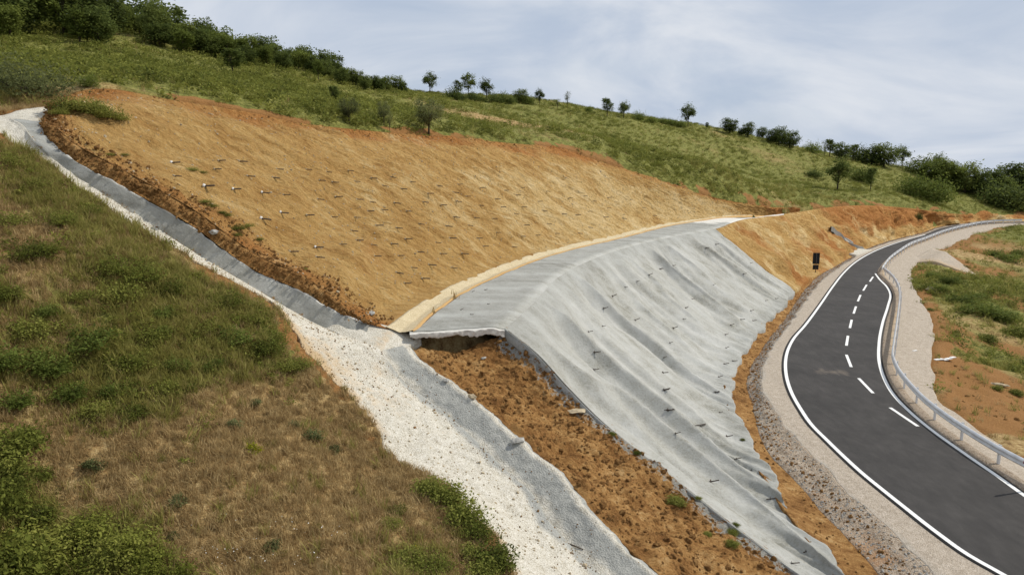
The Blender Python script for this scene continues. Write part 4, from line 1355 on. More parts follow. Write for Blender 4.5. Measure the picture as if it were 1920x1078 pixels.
scatter('verge_weeds', p, rg.uniform(.5, 1.3, len(p)), weed_c, 5, 8, 'leafy weeds in patches below the gravel shoulder', 'weeds', .2)

# --- stones and clods
ico = []
for k in range(6):
    t_ = (1 + 5 ** .5) / 2
    v_ = np.array([(-1, t_, 0), (1, t_, 0), (-1, -t_, 0), (1, -t_, 0), (0, -1, t_), (0, 1, t_), (0, -1, -t_), (0, 1, -t_), (t_, 0, -1), (t_, 0, 1), (-t_, 0, -1), (-t_, 0, 1)], float) / 1.9
    v_ = v_ * rg.uniform(.65, 1.25, (12, 1)) * np.array((1.1, .9, .7))
    f_ = np.array([(0, 11, 5), (0, 5, 1), (0, 1, 7), (0, 7, 10), (0, 10, 11), (1, 5, 9), (5, 11, 4), (11, 10, 2), (10, 7, 6), (7, 1, 8), (3, 9, 4), (3, 4, 2), (3, 2, 6), (3, 6, 8), (3, 8, 9), (4, 9, 5), (2, 4, 11), (6, 2, 10), (8, 6, 7), (9, 8, 1)])
    ico.append((v_, f_))
clod_c = proto_collection('clod', ico, M['brown'])
stone_c = proto_collection('stone', ico, M['greyrock'])
pale_c = proto_collection('pale_stone', ico, M['rock'])


def on_sight(boxes, n_, rng):
    """points on the surfaces met in a few sight windows (x0,y0,x1,y1 slanted strips)"""
    out = []
    for (ax0, ay0), (ax1, ay1), w_, share in boxes:
        for k in range(int(n_ * share)):
            t_ = rng.uniform(); h_ = sight(ax0 + (ax1 - ax0) * t_ + rng.normal(0, w_), ay0 + (ay1 - ay0) * t_ + rng.normal(0, w_))
            if h_: out.append(tuple(h_[0]))
    return np.array(out)


def on_grid(Gx, n_, rng, v0=0.03, v1=.97, u0=0.0, u1=1.0):
    a_ = rng.uniform(u0, u1, n_) * (Gx.shape[0] - 1.001); b_ = rng.uniform(v0, v1, n_) * (Gx.shape[1] - 1.001)
    i_, j_ = a_.astype(int), b_.astype(int)
    s_, t_ = (a_ - i_)[:, None], (b_ - j_)[:, None]
    return Gx[i_, j_] * (1 - s_) * (1 - t_) + Gx[i_ + 1, j_] * s_ * (1 - t_) + Gx[i_, j_ + 1] * (1 - s_) * t_ + Gx[i_ + 1, j_ + 1] * s_ * t_ + rng.normal(0, .006, (n_, 3))


EARTH_G = PATCHES_BY['earth_slope']
p = on_grid(EARTH_G, 3600, rg)
scatter('soil_clods', p, np.abs(rg.standard_t(2.5, len(p))).clip(0, 5) * .022 + .012, clod_c, 6, 10, 'loose brown clods on the earth slope below the broken slab', 'clods', .8)
p = np.vstack([on_grid(PATCHES_BY['spoil_bank'], 16000, rg, .02, 1.0, .08, .75)])
scatter('spoil_stones', p, np.abs(rg.normal(0, .020, len(p))) + .010, stone_c, 6, 11, 'grey crushed stones on the crumbly bank beside the road verge', 'stones', .8)
p = np.vstack([on_grid(PATCHES_BY['spoil_bank'], 6000, rg, .0, .85, .08, .75), on_grid(PATCHES_BY['ditch'], 2500, rg, .0, 1., .08, .75)])
scatter('ditch_clods', p, np.abs(rg.normal(0, .030, len(p))) + .012, clod_c, 6, 12, 'brown clods in the ditch along the road', 'clods', .8)
FL = PATCHES_BY['channel_floor']
p = np.vstack([on_grid(FL, 500, rg, .0, .98, .25, 1.0), on_grid(FL, 420, rg, .0, .9, .42, .62), on_grid(FL, 260, rg, .0, .1, .3, 1.0), on_grid(FL, 300, rg, .86, 1.0, .5, 1.0), on_grid(PATCHES_BY['channel_side'], 160, rg, .0, .8)])
scatter('channel_crumbs', p, np.abs(rg.normal(0, .012, len(p))) + .007, clod_c, 6, 13, 'brown crumbs of soil scattered on the white channel floor', 'clods', .8)
p = on_grid(FL, 1200, rg, .02, .98, .2, 1.0)
scatter('channel_gravel', p, np.abs(rg.normal(0, .016, len(p))) + .012, pale_c, 6, 14, 'pale loose gravel on the white channel floor', 'gravel', .8)
CU = PATCHES_BY['cut_slope']
p = on_grid(CU, 5000, rg, .04, .96, .0, .8)
scatter('slope_stones', p, np.abs(rg.normal(0, .020, len(p))) + .010, pale_c, 6, 15, 'pale small stones lying on the ochre cut slope', 'stones', .8)
p = np.vstack([on_grid(CU, 1500, rg, .02, .98, .0, .035), on_grid(CU, 900, rg, .93, .99, .0, .8), on_grid(PATCHES_BY['soil_scarp'], 1600, rg, .1, 1.0)])
p += rg.normal(0, .06, p.shape) * np.array((1, 1, .2))
scatter('slope_clods', p, np.abs(rg.normal(0, .030, len(p))) + .012, clod_c, 6, 16, 'brown clods along the edges of the ochre cut slope', 'clods', .8)
SP_ = sample_ground(2600, 21, 60, 16, 100, rg, lambda x_, y_, g_, s_: np.clip(s_ * 1.2, .02, 1))
scatter('verge_clods', SP_, np.abs(rg.normal(0, .07, len(SP_))) + .02, clod_c, 6, 17, 'brown clods on the bare soil below the gravel shoulder', 'clods', .8)
# ------------------------------------------------------------------ trees
T = dict(
    dense=make_tree('broadleaf_tree', 1, M['leaf_dark'], 5, (1.9, 1.9, 2.1), .52, 34, 110, .22, .12, .42, 6),
    dense2=make_tree('broadleaf_tree', 2, M['leaf_mid'], 5, (2.0, 1.8, 1.9), .55, 32, 110, .22, .12, .42, 6),
    round=make_tree('young_oak', 3, M['leaf_dark'], 5, (1.65, 1.6, 1.55), .64, 24, 105, .20, .11, .36, 7),
    round2=make_tree('young_oak', 4, M['leaf_mid'], 5, (1.4, 1.5, 1.6), .64, 20, 105, .20, .10, .34, 7),
    tall=make_tree('upright_tree', 5, M['leaf_dark'], 5, (.95, 1.0, 1.9), .58, 18, 100, .19, .09, .32, 6),
    sparse=make_tree('sparse_sapling', 6, M['leaf_grey'], 5, (1.0, 1.0, 1.7), .60, 16, 26, .17, .06, .30, 12),
    olive=make_tree('olive_tree', 8, M['leaf_grey'], 5, (1.95, 1.9, 1.6), .63, 34, 150, .13, .12, .36, 12, .25),
    shrub=make_bush('round_shrub', 9, M['leaf_dark'], 2.4, 2.6, 26, 90, .24, 8, .2),
    shrub2=make_bush('round_shrub', 10, M['leaf_mid'], 2.6, 2.4, 26, 90, .24, 8, .2),
    shrubg=make_bush('grey_thicket', 12, M['leaf_grey'], 2.8, 1.9, 30, 90, .17, 12, .2),
)
HT = dict(dense=5.1, dense2=5.0, round=5.0, round2=5.0, tall=5.0, sparse=5.0, olive=5.1, shrub=2.9, shrub2=2.7, shrubg=2.3)
used = set()
RX, RY = (0, 150, 300, 450, 600, 760, 900, 1040, 1200, 1340, 1480, 1620, 1720, 1800, 1920), (66, 78, 86, 94, 106, 116, 124, 130, 140, 148, 158, 172, 172, 176, 180)


def plant(kind, px, base, top, label, cat, group=None, wide=1.0, Y=None):
    h_ = sight(px, base)
    if Y is not None or h_ is None or h_[0].y > 185:
        q = foot(px, Y if Y is not None else float(np.interp(px, RX, RY)) * .985)
    else:
        q = h_[0]
    t_ = q.y * CP + (CAM_H - q.z) * SP
    # height that brings the tip to its place in the sky
    tz = CAM_H + ((539 - top) / FPX * CP - SP) / (CP + (539 - top) / FPX * SP) * q.y
    s_ = max(tz - q.z, .5) / HT[kind]
    rz = random.uniform(0, 6.28)
    sc_ = (s_ * wide, s_ * wide, s_)
    loc = (q.x, q.y, q.z - .03)
    if kind in used:
        o = dup(T[kind], loc, rz, sc_)
    else:
        used.add(kind)
        o = T[kind]; o.location = loc; o.rotation_euler = (0, 0, rz); o.scale = sc_
    if 'group' in o: del o['group']
    tag(o, label, cat, group)
    return o


WOOD = 'broadleaf trees of the wood on the hill crest'
LW = 'dense dark green tree of the wood on the hill crest'
for px, base, top, kind, wd in ((-40, 60, -70, 'dense', 1), (20, 62, -60, 'dense', 1.05), (75, 52, -40, 'dense2', 1), (120, 66, -45, 'dense2', 1.05), (160, 70, -25, 'dense', 1.05), (205, 66, -20, 'dense', 1), (232, 60, 8, 'dense2', 1.0),
                                (262, 66, 20, 'dense', 1.05), (296, 76, -4, 'dense', .8), (330, 82, 24, 'dense', 1), (352, 90, 40, 'dense2', 1.1), (384, 92, 30, 'dense', .95), (412, 104, 58, 'dense2', 1.2), (440, 104, 66, 'dense', 1.2), (466, 112, 66, 'dense2', 1.15),
                                (490, 114, 64, 'dense', 1), (516, 118, 78, 'dense', 1.2), (548, 124, 88, 'dense', 1.15), (572, 128, 88, 'dense', 1.15), (600, 134, 96, 'dense', 1.1), (628, 144, 108, 'dense', 1.1), (650, 156, 128, 'dense2', 1.2), (668, 160, 126, 'dense', 1.2), (700, 167, 139, 'dense', 1.3),
                                (724, 171, 142, 'dense2', 1.2), (744, 172, 140, 'dense', 1.2)):
    plant(kind, px, base, top, LW if kind == 'dense' else 'leafy mid green tree of the wood on the hill crest', 'tree', WOOD if kind == 'dense' else 'mid green trees of the wood on the hill crest', wd)
for px, base, top, kind, wd in ((20, 74, 6, 'dense2', 1.1), (150, 80, 10, 'dense2', 1.1), (185, 84, 6, 'dense', 1.0), (300, 88, 36, 'dense', 1.2), (345, 98, 54, 'dense2', 1.2), (372, 98, 48, 'dense', 1.1), (398, 106, 62, 'dense', 1.1), (425, 112, 72, 'dense2', 1.2), (462, 122, 82, 'dense', 1.1), (500, 126, 84, 'dense2', 1.1), (532, 130, 92, 'dense', 1.1),
                                (560, 132, 92, 'dense2', 1.1), (585, 138, 100, 'dense', 1.1), (612, 146, 110, 'dense', 1.0), (640, 158, 122, 'dense', 1.0), (684, 168, 138, 'dense', 1.1), (712, 172, 142, 'dense', 1.0), (756, 176, 150, 'dense', .9)):
    plant(kind, px, base, top, 'dense dark tree in the lower front row of the crest wood' if kind == 'dense' else 'lighter green tree in the lower front row of the crest wood', 'tree', {'dense': 'dark', 'dense2': 'lighter'}[kind] + ' front row of the crest wood', wd)
for px, Y in ((40, 84), (110, 92), (180, 96), (250, 100), (310, 104), (375, 108), (430, 112), (500, 116), (560, 120), (620, 122)):
    base_y = float(np.interp(px, (0, 300, 600), (30, 60, 130)))
    plant('dense', px, base_y, base_y - 78 if px < 350 else base_y - 42, 'dark tree top rising behind the other trees of the crest wood', 'tree', 'back row of the crest wood', 1.1, Y)
plant('tall', 437, 141, 86, 'dark tree standing in front of the crest wood on the bracken slope', 'tree', None, 1.6)
plant('round2', 597, 152, 114, 'pale rounded tree at the lower edge of the crest wood', 'tree', None, 1)
plant('tall', 626, 194, 157, 'little dark upright tree alone on the slope below the wood', 'tree', None, 1.3)
plant('round', 806, 176, 137, 'largest lone oak on the skyline next to the end of the wood', 'tree', None, 1.0)
plant('tall', 859, 180, 147, 'narrow crowned tree between the two skyline oaks over a dark shrub', 'tree', None, 1.0)
plant('round2', 878, 183, 139, 'tall light green skyline tree with bare stem above dark shrubs', 'tree', None, 1.0)
plant('round', 912, 188, 149, 'skyline tree with rounded crown and clear thin trunk beside low shrubs', 'tree', None, 1.0)
SKS = 'dark rounded shrub on the skyline under the row of lone trees'
for px, base, top in ((849, 187, 164), (868, 189, 176), (888, 190, 172), (905, 191, 180), (927, 193, 174), (945, 193, 174), (958, 194, 181)):
    plant('shrub', px, base, top, SKS, 'shrub', 'skyline shrubs under the lone trees', .8)
plant('dense', 976, 193, 164, 'broad bushy tree at the end of the skyline shrub row', 'tree', None, 1.2)
plant('shrub2', 990, 194, 180, 'green shrub at the foot of the broad bushy skyline tree', 'shrub', None, .9)
plant('round', 1012, 197, 168, 'small lopsided skyline tree after the shrub row', 'tree', None, .9)
plant('sparse', 1064, 204, 169, 'thin see-through sapling on the skyline', 'tree', None, .9)
plant('sparse', 1046, 205, 184, 'low scrubby sapling beside the see-through sapling', 'tree', None, 1.5)
plant('shrub2', 1103, 211, 200, 'low green shrub on the skyline between sapling and upright tree', 'shrub', None, .8)
plant('tall', 1138, 219, 180, 'tall upright tree on the middle of the skyline with a companion', 'tree', None, 1.2)
plant('round', 1169, 222, 192, 'rounded tree on the skyline beside the tall upright tree', 'tree', None, 1.1)
plant('shrub2', 1196, 226, 210, 'round green shrub beyond the rounded tree on the skyline', 'shrub', None, .8)
for px, base, top in ((1222, 230, 219), (1240, 231, 221), (1258, 234, 223), (1274, 237, 226)):
    plant('shrub2', px, base, top, 'low scrub shrub on the bare middle part of the skyline', 'shrub', 'low scrub on the skyline', 1.1)
plant('round', 1290, 238, 197, 'lone tall tree with leaning crown on the bare skyline', 'tree', None, .95)
plant('tall', 1325, 243, 228, 'tiny upright tree on the skyline before the tree clump', 'tree', None, 1.0)
CL = 'tree of the small clump on the falling skyline'
plant('dense', 1368, 251, 218, 'largest spreading tree of the small clump on the falling skyline', 'tree', None, 1.25)
for px, base, top, w_ in ((1390, 254, 238, 1.2), (1402, 256, 226, 1.0), (1427, 259, 236, 1.1), (1448, 262, 240, 1.1), (1460, 264, 234, 1.0), (1480, 270, 241, 1.15)):
    plant('dense', px, base, top, CL, 'tree', 'clump of trees on the falling skyline', w_)
FS = 'shrubby small tree on the far end of the ridge'
for px, base, top, kind, w_ in ((1525, 278, 268, 'shrub2', .9), (1545, 282, 262, 'sparse', 1.3), (1555, 283, 257, 'tall', 1.1), (1577, 288, 264, 'dense', 1.2), (1599, 288, 267, 'tall', 1.2), (1618, 296, 276, 'shrub', 1.0), (1634, 300, 272, 'dense', 1.4), (1657, 298, 264, 'dense', 1.3),
                                (1691, 313, 275, 'round', 1.0), (1720, 312, 296, 'shrub2', 1.0), (1738, 318, 292, 'sparse', 1.3), (1756, 316, 290, 'round', 1.0), (1776, 326, 298, 'dense', 1.1)):
    lb = {'shrub2': 'low green shrub on the far end of the ridge', 'shrub': 'low dark shrub on the far end of the ridge', 'sparse': 'thin sparse sapling on the far end of the ridge', 'tall': 'upright small tree on the far end of the ridge',
          'dense': 'bushy dark tree on the far end of the ridge', 'round': 'round crowned small tree on the far end of the ridge'}[kind]
    plant(kind, px, base, top, lb, 'shrub' if 'shrub' in kind else 'tree', {'shrub2': 'green shrubs on the far ridge', 'shrub': 'dark shrubs on the far ridge'}.get(kind, {'dense': 'bushy'}.get(kind, kind) + ' trees on the far ridge'), w_)
for px, base, top, kind, w_ in ((1740, 345, 305, 'dense2', 1.3), (1765, 352, 296, 'dense2', 1.2), (1790, 358, 310, 'dense', 1.2), (1808, 362, 304, 'dense2', 1.2), (1830, 366, 314, 'dense', 1.2), (1850, 366, 312, 'dense', 1.2), (1872, 372, 326, 'dense2', 1.2), (1893, 366, 303, 'dense', 1.3), (1915, 372, 300, 'dense', 1.3), (1945, 375, 305, 'dense', 1.3)):
    plant(kind, px, base, top, 'dark full tree of the thicket above the road bend' if kind == 'dense' else 'lighter full tree of the thicket above the road bend', 'tree', {'dense': 'dark', 'dense2': 'lighter'}[kind] + ' thicket above the road bend', w_)
for px, base, top in ((1885, 392, 342), (1910, 394, 350), (1940, 396, 350)):
    plant('shrub', px, base, top, 'large dark shrub at the lower edge of the thicket by the road bend', 'shrub', 'large shrubs by the road bend', .9)
plant('olive', 804, 252, 180, 'largest grey green olive tree on the grass just above the ochre cut', 'tree', None, 1.0)
plant('olive', 655, 231, 180, 'broad round olive tree on the slope above the ochre cut', 'tree', None, 1.0)
plant('olive', 720, 236, 186, 'narrow olive tree between the two broad olive trees above the cut', 'tree', None, .62)
plant('sparse', 731, 250, 205, 'nearly bare grey sapling in front of the narrow olive tree', 'tree', None, .75)
plant('round', 1570, 357, 298, 'dark round tree with short trunk alone on the slope above the far cut', 'tree', None, 1.05)
plant('tall', 1632, 359, 309, 'grey slender tree on the slope beside the dark round tree', 'tree', None, .9)
plant('shrub2', 1612, 338, 314, 'light shrub uphill between the dark round tree and the slender tree', 'shrub', None, .9)
plant('shrub', 1528, 332, 318, 'low dark bush uphill of the dark round tree', 'shrub', None, 1.3)
plant('shrub2', 1708, 366, 330, 'bright green shrub on the slope above the far cut', 'shrub', None, .8)
plant('shrub2', 1748, 378, 336, 'pale green shrub beside the bright shrub above the far cut', 'shrub', None, .75)
plant('shrub', 1722, 411, 400, 'small black bush clinging to the far cut face', 'shrub', None, .7)
plant('shrubg', 50, 182, 122, 'big grey green thicket on the slope above the head of the channel', 'shrub', None, 1.0)
plant('shrubg', 5, 176, 118, 'grey green thicket at the outer end of the big thicket above the channel', 'shrub', None, .9)
plant('shrub2', 168, 163, 146, 'small shrub on the lip of the ochre cut near the thicket', 'shrub', None, .8)
for k_ in T:
    if k_ not in used:
        for c in list(T[k_].children): bpy.data.objects.remove(c)
        bpy.data.objects.remove(T[k_])

# ------------------------------------------------------------------ near weeds and bushes on the dry hillside
B = dict(
    leafy=make_bush('leafy_weed', 20, M['fern'], .55, .50, 26, 70, .060, 8),
    lush=make_bush('bramble_bush', 21, M['leaf_lime'], .75, .55, 34, 80, .070, 9),
    dark=make_bush('dark_weed', 22, M['leaf_mid'], .50, .45, 22, 70, .055, 8),
    grey=make_bush('thistle_plant', 23, M['leaf_grey'], .30, .35, 14, 40, .055, 6),
    yellow=make_bush('spurge_plant', 24, M['leaf_yellow'], .22, .30, 12, 40, .045, 6),
    clump=make_bush('weed_cushion', 25, M['fern'], .6, .30, 26, 60, .050, 6),
)
WB = dict(leafy=1.25, lush=1.7, dark=1.15, grey=.7, yellow=.52, clump=1.35)
bused = set()


def weed(kind, px, py, wpx, label, cat, group=None, hs=1.0):
    h_ = sight(px, py)
    if not h_: return
    q = h_[0]
    t_ = q.y * CP + (CAM_H - q.z) * SP
    s_ = wpx / FPX * t_ / WB[kind]
    sc_ = (s_, s_, s_ * hs)
    rz = random.uniform(0, 6.28)
    if kind in bused: o = dup(B[kind], q, rz, sc_)
    else:
        bused.add(kind); o = B[kind]; o.location = q; o.rotation_euler = (0, 0, rz); o.scale = sc_
    if 'group' in o: del o['group']
    return tag(o, label, cat, group)


DW = 'dark green leafy weed standing in the greener grass of the near hillside'
for px, py, w_ in ((30, 690, 100), (95, 700, 80), (175, 650, 90), (60, 630, 80), (130, 745, 70), (215, 740, 60), (285, 640, 60), (300, 595, 50), (330, 690, 50), (90, 590, 50), (20, 560, 60), (440, 640, 60), (500, 660, 60), (250, 690, 60), (180, 780, 60), (245, 785, 60), (30, 760, 70), (400, 690, 50), (270, 670, 44), (300, 625, 40)):
    weed('dark' if random.random() < .5 else 'leafy', px, py, w_, None, 'weed')['label'] = 'x'
for o in list(COL.objects):
    if o.get('label') == 'x':
        o['label'] = DW if o.name.startswith('dark') else 'mid green leafy weed standing in the greener grass of the near hillside'
        o['group'] = 'dark weeds in the greener grass' if o.name.startswith('dark') else 'leafy weeds in the greener grass'
CUSH = 'low spreading cushion of green weeds between the greener grass and the channel'
for px, py, w_ in ((200, 510, 80), (260, 525, 90), (320, 545, 60), (150, 560, 60), (420, 570, 70), (470, 600, 60), (530, 690, 60), (510, 640, 60), (380, 620, 50), (20, 310, 60), (70, 350, 60), (20, 420, 80), (110, 420, 70), (170, 400, 50), (60, 480, 80), (90, 470, 60), (560, 690, 50), (230, 560, 90)):
    weed('clump', px, py, w_, CUSH, 'weed', 'weed cushions on the near hillside', random.uniform(.8, 1.3))
for k, (px, py, w_) in enumerate(((40, 1030, 130), (110, 1050, 120), (10, 960, 90), (180, 1000, 100), (240, 1040, 110), (70, 975, 80), (290, 1070, 90), (150, 1085, 130), (20, 1085, 130), (330, 1085, 80), (130, 1005, 70), (205, 1065, 80))):
    if k % 3 == 2:
        weed('leafy', px, py, w_, 'darker leafy weed between the bramble bushes of the corner patch', 'weed', 'leafy weeds among the brambles', random.uniform(.8, 1.5))
    else:
        weed('lush', px, py, w_, 'bright green bramble bush in the corner patch below the dry grass', 'bush', 'bramble bushes in the corner patch', random.uniform(.7, 1.3))
for px, py, w_ in ((25, 850, 100), (10, 890, 90), (50, 830, 60), (15, 920, 80), (75, 900, 50)):
    weed('leafy', px, py, w_, 'leafy green bush of the small group above the bramble patch', 'bush', 'bushes above the bramble patch', 1.2)
GB_ = 'leafy bush growing on the grass edge beside the white channel'
for px, py, w_ in ((805, 925, 70), (840, 940, 80), (870, 975, 85), (895, 1005, 70), (925, 1060, 90), (905, 1080, 80), (880, 1040, 50)):
    weed('leafy', px, py, w_, GB_, 'bush', 'bushes along the channel edge', 1.0)
for px, py, w_ in ((760, 1060, 80), (800, 1070, 80), (830, 1065, 60), (735, 985, 45), (745, 960, 40)):
    weed('clump', px, py, w_, 'low green weed cushion on dry grass near the bushes of the channel edge', 'weed', 'weed cushions near the channel bushes', 1.2)
weed('yellow', 473, 850, 34, 'bright yellow flowering spurge alone in the dry grass', 'plant')
weed('yellow', 781, 1035, 16, 'small yellow flower head among the weeds near the channel', 'plant', None, 1.4)
weed('grey', 62, 972, 34, 'pale grey thistle beside the bramble patch', 'plant')
weed('leafy', 312, 735, 46, 'dark green tuft alone at the edge of the dry grass', 'weed', None, 1.2)
for px, py, w_ in ((585, 825, 40), (550, 800, 24), (625, 850, 30), (175, 880, 40), (335, 945, 34), (510, 1030, 34), (480, 760, 24), (325, 1010, 26), (440, 800, 30)):
    weed('grey', px, py, w_, 'sparse grey green weed dotted in the dry brown grass', 'weed', 'sparse weeds in the dry grass')
for px, py, w_ in ((120, 205, 60), (150, 208, 70), (185, 215, 60), (205, 222, 60), (225, 226, 36), (110, 215, 36), (175, 205, 50)):
    weed('clump', px, py, w_, 'green weed cushion in the patch on top of the ochre cut by the channel head', 'weed', 'weed patch by the channel head', 1.1)
for px, py, w_ in ((385, 380, 26), (398, 388, 26), (425, 405, 26), (445, 430, 34), (465, 425, 26), (442, 442, 24), (486, 450, 18), (205, 292, 22), (235, 292, 18), (360, 320, 26), (380, 325, 20), (570, 505, 14), (415, 400, 20)):
    weed('clump', px, py, w_, 'small green weed rooted in the bare ochre slope above the channel wall', 'weed', 'weeds on the ochre slope', .8)
for px, py, w_ in ((1262, 940, 34), (1276, 946, 24), (1372, 1000, 26), (1374, 1022, 28), (1326, 1003, 18), (1380, 985, 16)):
    weed('leafy', px, py, w_, 'fresh green weed sprouting on the brown earth slope', 'weed', 'weeds on the brown earth slope', .8)
for px, py, w_ in ((1148, 815, 16), (1195, 850, 16), (1392, 825, 10), (1310, 935, 14)):
    weed('leafy', px, py, w_, 'tiny green weed at the ragged edge of the sprayed concrete', 'weed', 'weeds at the concrete edge', .8)
VW = 'green shrub on the rough ground below the gravel shoulder'
for px, py, w_ in ((1745, 582, 14), (1760, 545, 40), (1800, 570, 60), (1840, 590, 70), (1880, 600, 60), (1905, 630, 60), (1780, 530, 40), (1850, 640, 40), (1895, 490, 50), (1915, 480, 40), (1860, 480, 40), (1830, 560, 40), (1905, 740, 30), (1870, 730, 24), (1750, 520, 30)):
    weed('dark' if py < 610 else 'leafy', px, py, w_, VW if py >= 610 else 'dark shrub on the rough ground below the gravel shoulder', 'shrub', 'green shrubs below the shoulder' if py >= 610 else 'dark shrubs below the shoulder', .8)

# ------------------------------------------------------------------ guardrail
rail = empty('guardrail', tuple(RAIL_NEAR[8] * np.array((1, 1, 0))), 0, 'galvanised steel guardrail on posts along the outer edge of the road', 'guardrail')
bpy.context.view_layer.update()
prof = [(0.0, 0.0), (-.045, -.03), (-.08, -.07), (-.08, -.10), (-.02, -.135), (-.02, -.175), (-.08, -.21), (-.08, -.24), (-.045, -.28), (0.0, -.31)]


def beam(p_, n_, side):
    q = resample(p_, n_)
    q[:, 2] = .76
    rows = [offset(q, side * a_, b_) for a_, b_ in prof]
    back = [offset(q, side * (a_ + .012), b_) for a_, b_ in prof[::-1]]
    Gx = np.stack(rows + back + rows[:1], 1)
    o = grid_object('rail_beam', Gx, M['steel'], bvh=False)
    return to_child(o, rail), q


b1, q1 = beam(RAIL_NEAR, 260, 1)
b2, q2 = beam(RAIL_FAR, 160, 1)
pm = MB()
pm.box((0, 0, .35), (.012, .10, .90)); pm.box((.03, .045, .35), (.06, .012, .90)); pm.box((.03, -.045, .35), (.06, .012, .90))
post0 = None
post_xy = []
for q, s0 in ((q1, 1.0), (q2, 1.6)):
    s_ = arclen(q)
    pos = np.arange(s0, s_[-1], 2.35)
    for k in pos:
        c = np.array([np.interp(k, s_, q[:, i]) for i in range(3)]); c2 = np.array([np.interp(k + .2, s_, q[:, i]) for i in range(3)])
        ang = math.atan2(c2[1] - c[1], c2[0] - c[0])
        rtv = np.array((math.sin(ang), -math.cos(ang)))
        if c[1] < 8: continue
        xy = c[:2] + rtv * .055
        if post0 is None:
            post0 = pm.build('post', M['steel']); o = post0
        else:
            o = post0.copy(); COL.objects.link(o)
        o.parent = None
        o.location = (xy[0], xy[1], -.02); o.rotation_euler = (0, 0, ang - math.pi / 2)
        to_child(o, rail)
h_ = q1[np.argmin(np.linalg.norm(q1 - P(1912, 866, z=.68), axis=1))]
rb = MB(); rb.box((h_[0] - .10, h_[1], .68), (.03, .07, .09)); to_child(rb.build('reflector', M['red']), rail)

# ------------------------------------------------------------------ road sign seen from behind, and the post whose shadow crosses the road
q = sight(1529, 511)[0]
sg = empty('road_sign', q, 0.0, 'dark backs of two road sign panels on one post below the far cut', 'sign')
mb = MB(); mb.tube([(0, 0, -.3), (0, 0, 1.95)], [.03, .03], 10); mb.build('post', M['rust'], sg, True)
mb = MB(); mb.box((0, .05, 1.38), (.66, .03, 1.10)); mb.box((0, .045, 1.75), (.50, .02, .05)); mb.build('upper_panel', M['black'], sg)
mb = MB(); mb.box((0, .05, .52), (.56, .03, .46)); mb.build('lower_panel', M['black'], sg)
q = Vector((18.85, 24.15, surf(18.85, 24.15)[0]))
sg = empty('sign_post', q, 0.0, 'thin steel sign post behind the guardrail casting its shadow on the road', 'sign')
mb = MB(); mb.tube([(0, 0, -.3), (0, 0, 3.2)], [.04, .04], 10); mb.build('post', M['steel'], sg, True)
mb = MB(); mb.box((0, .05, 2.95), (.04, .02, .42)); mb.build('edge_panel', M['black'], sg)

# ------------------------------------------------------------------ concrete chute on the far cut
cl_ = [sight(x_, y_)[0] for x_, y_ in ((1553, 427), (1567, 436), (1583, 447), (1600, 459), (1617, 470))]
cp_ = resample(np.array([tuple(c) for c in cl_]), 40)
cz_ = np.array([surf(c[0], c[1])[0] for c in cp_]); cp_[:, 2] = np.convolve(np.pad(cz_, 2, 'edge'), np.ones(5) / 5, 'valid') + .05
ch = empty('drain_chute', tuple(cp_[-1]), 0, 'narrow concrete chute running down the far cut to the road', 'chute')
bpy.context.view_layer.update()
Gx = loft(offset(cp_, -.42, -.5), offset(cp_, -.42, .12), offset(cp_, -.30, .12), offset(cp_, -.22, -.02), offset(cp_, .22, -.02), offset(cp_, .30, .12), offset(cp_, .42, .12), offset(cp_, .42, -.5))
U, V = uvgrid(Gx)
to_child(grid_object('channel', Gx, M['shot'], {'su': U * 10, 'sv': V, 'dark': .2 + 0 * U, 'dirt': .15 + 0 * U, 'white': .2 + 0 * U}, bvh=False, smooth=False), ch)
ap = np.array([tuple(sight(x_, y_)[0]) for x_, y_ in ((1592, 477), (1604, 481), (1608, 467), (1634, 470))])
g2_ = np.array([[ap[0], ap[2]], [ap[1], ap[3]]]); g2_ = densify(g2_, [8]); g2_ = np.swapaxes(densify(np.swapaxes(g2_, 0, 1), [8]), 0, 1)
g2_[..., 2] = np.maximum(g2_[..., 2], 0.0) + .10
U, V = uvgrid(g2_)
to_child(grid_object('apron', g2_, M['gravel'], {'dirt': .25 + 0 * U, 'grey': .2 + 0 * U}, 'uUvV', .5, bvh=False), ch)

# ------------------------------------------------------------------ soil nails
def nail_proto(name, length, rad, grout):
    root = empty(name, (0, 0, 0))
    mb = MB(); mb.tube([(0, 0, -.10), (0, 0, length)], [rad, rad], 8); mb.build('bar', M['rust'], root, True)
    if grout:
        v_, f_ = ico[1]
        mesh_np('grout', v_ * np.array((.10, .10, .05)) * (1.0 if grout == 1 else .7), f_, M['grout' if grout == 1 else 'rock'], root, True)
    else:
        mb = MB(); mb.box((0, 0, .02), (.11, .11, .012)); mb.build('plate', M['rust'], root)
    return root


NP = dict(big=nail_proto('soil_nail', .38, .026, 1), plain=nail_proto('soil_nail', .33, .021, 2), shot=nail_proto('anchor_bar', .27, .018, 0))
nused = set()


def nail(kind, px, py, dr, label, group, s_=1.0):
    h_ = sight(px, py, False)
    if not h_: return
    qt = Vector(dr).normalized().to_track_quat('Z', 'Y')
    if kind in nused: o = dup(NP[kind], h_[0], 0, s_)
    else:
        nused.add(kind); o = NP[kind]; o.location = h_[0]; o.scale = (s_,) * 3
    o.rotation_euler = qt.to_euler()
    tag(o, label, 'nail', group)


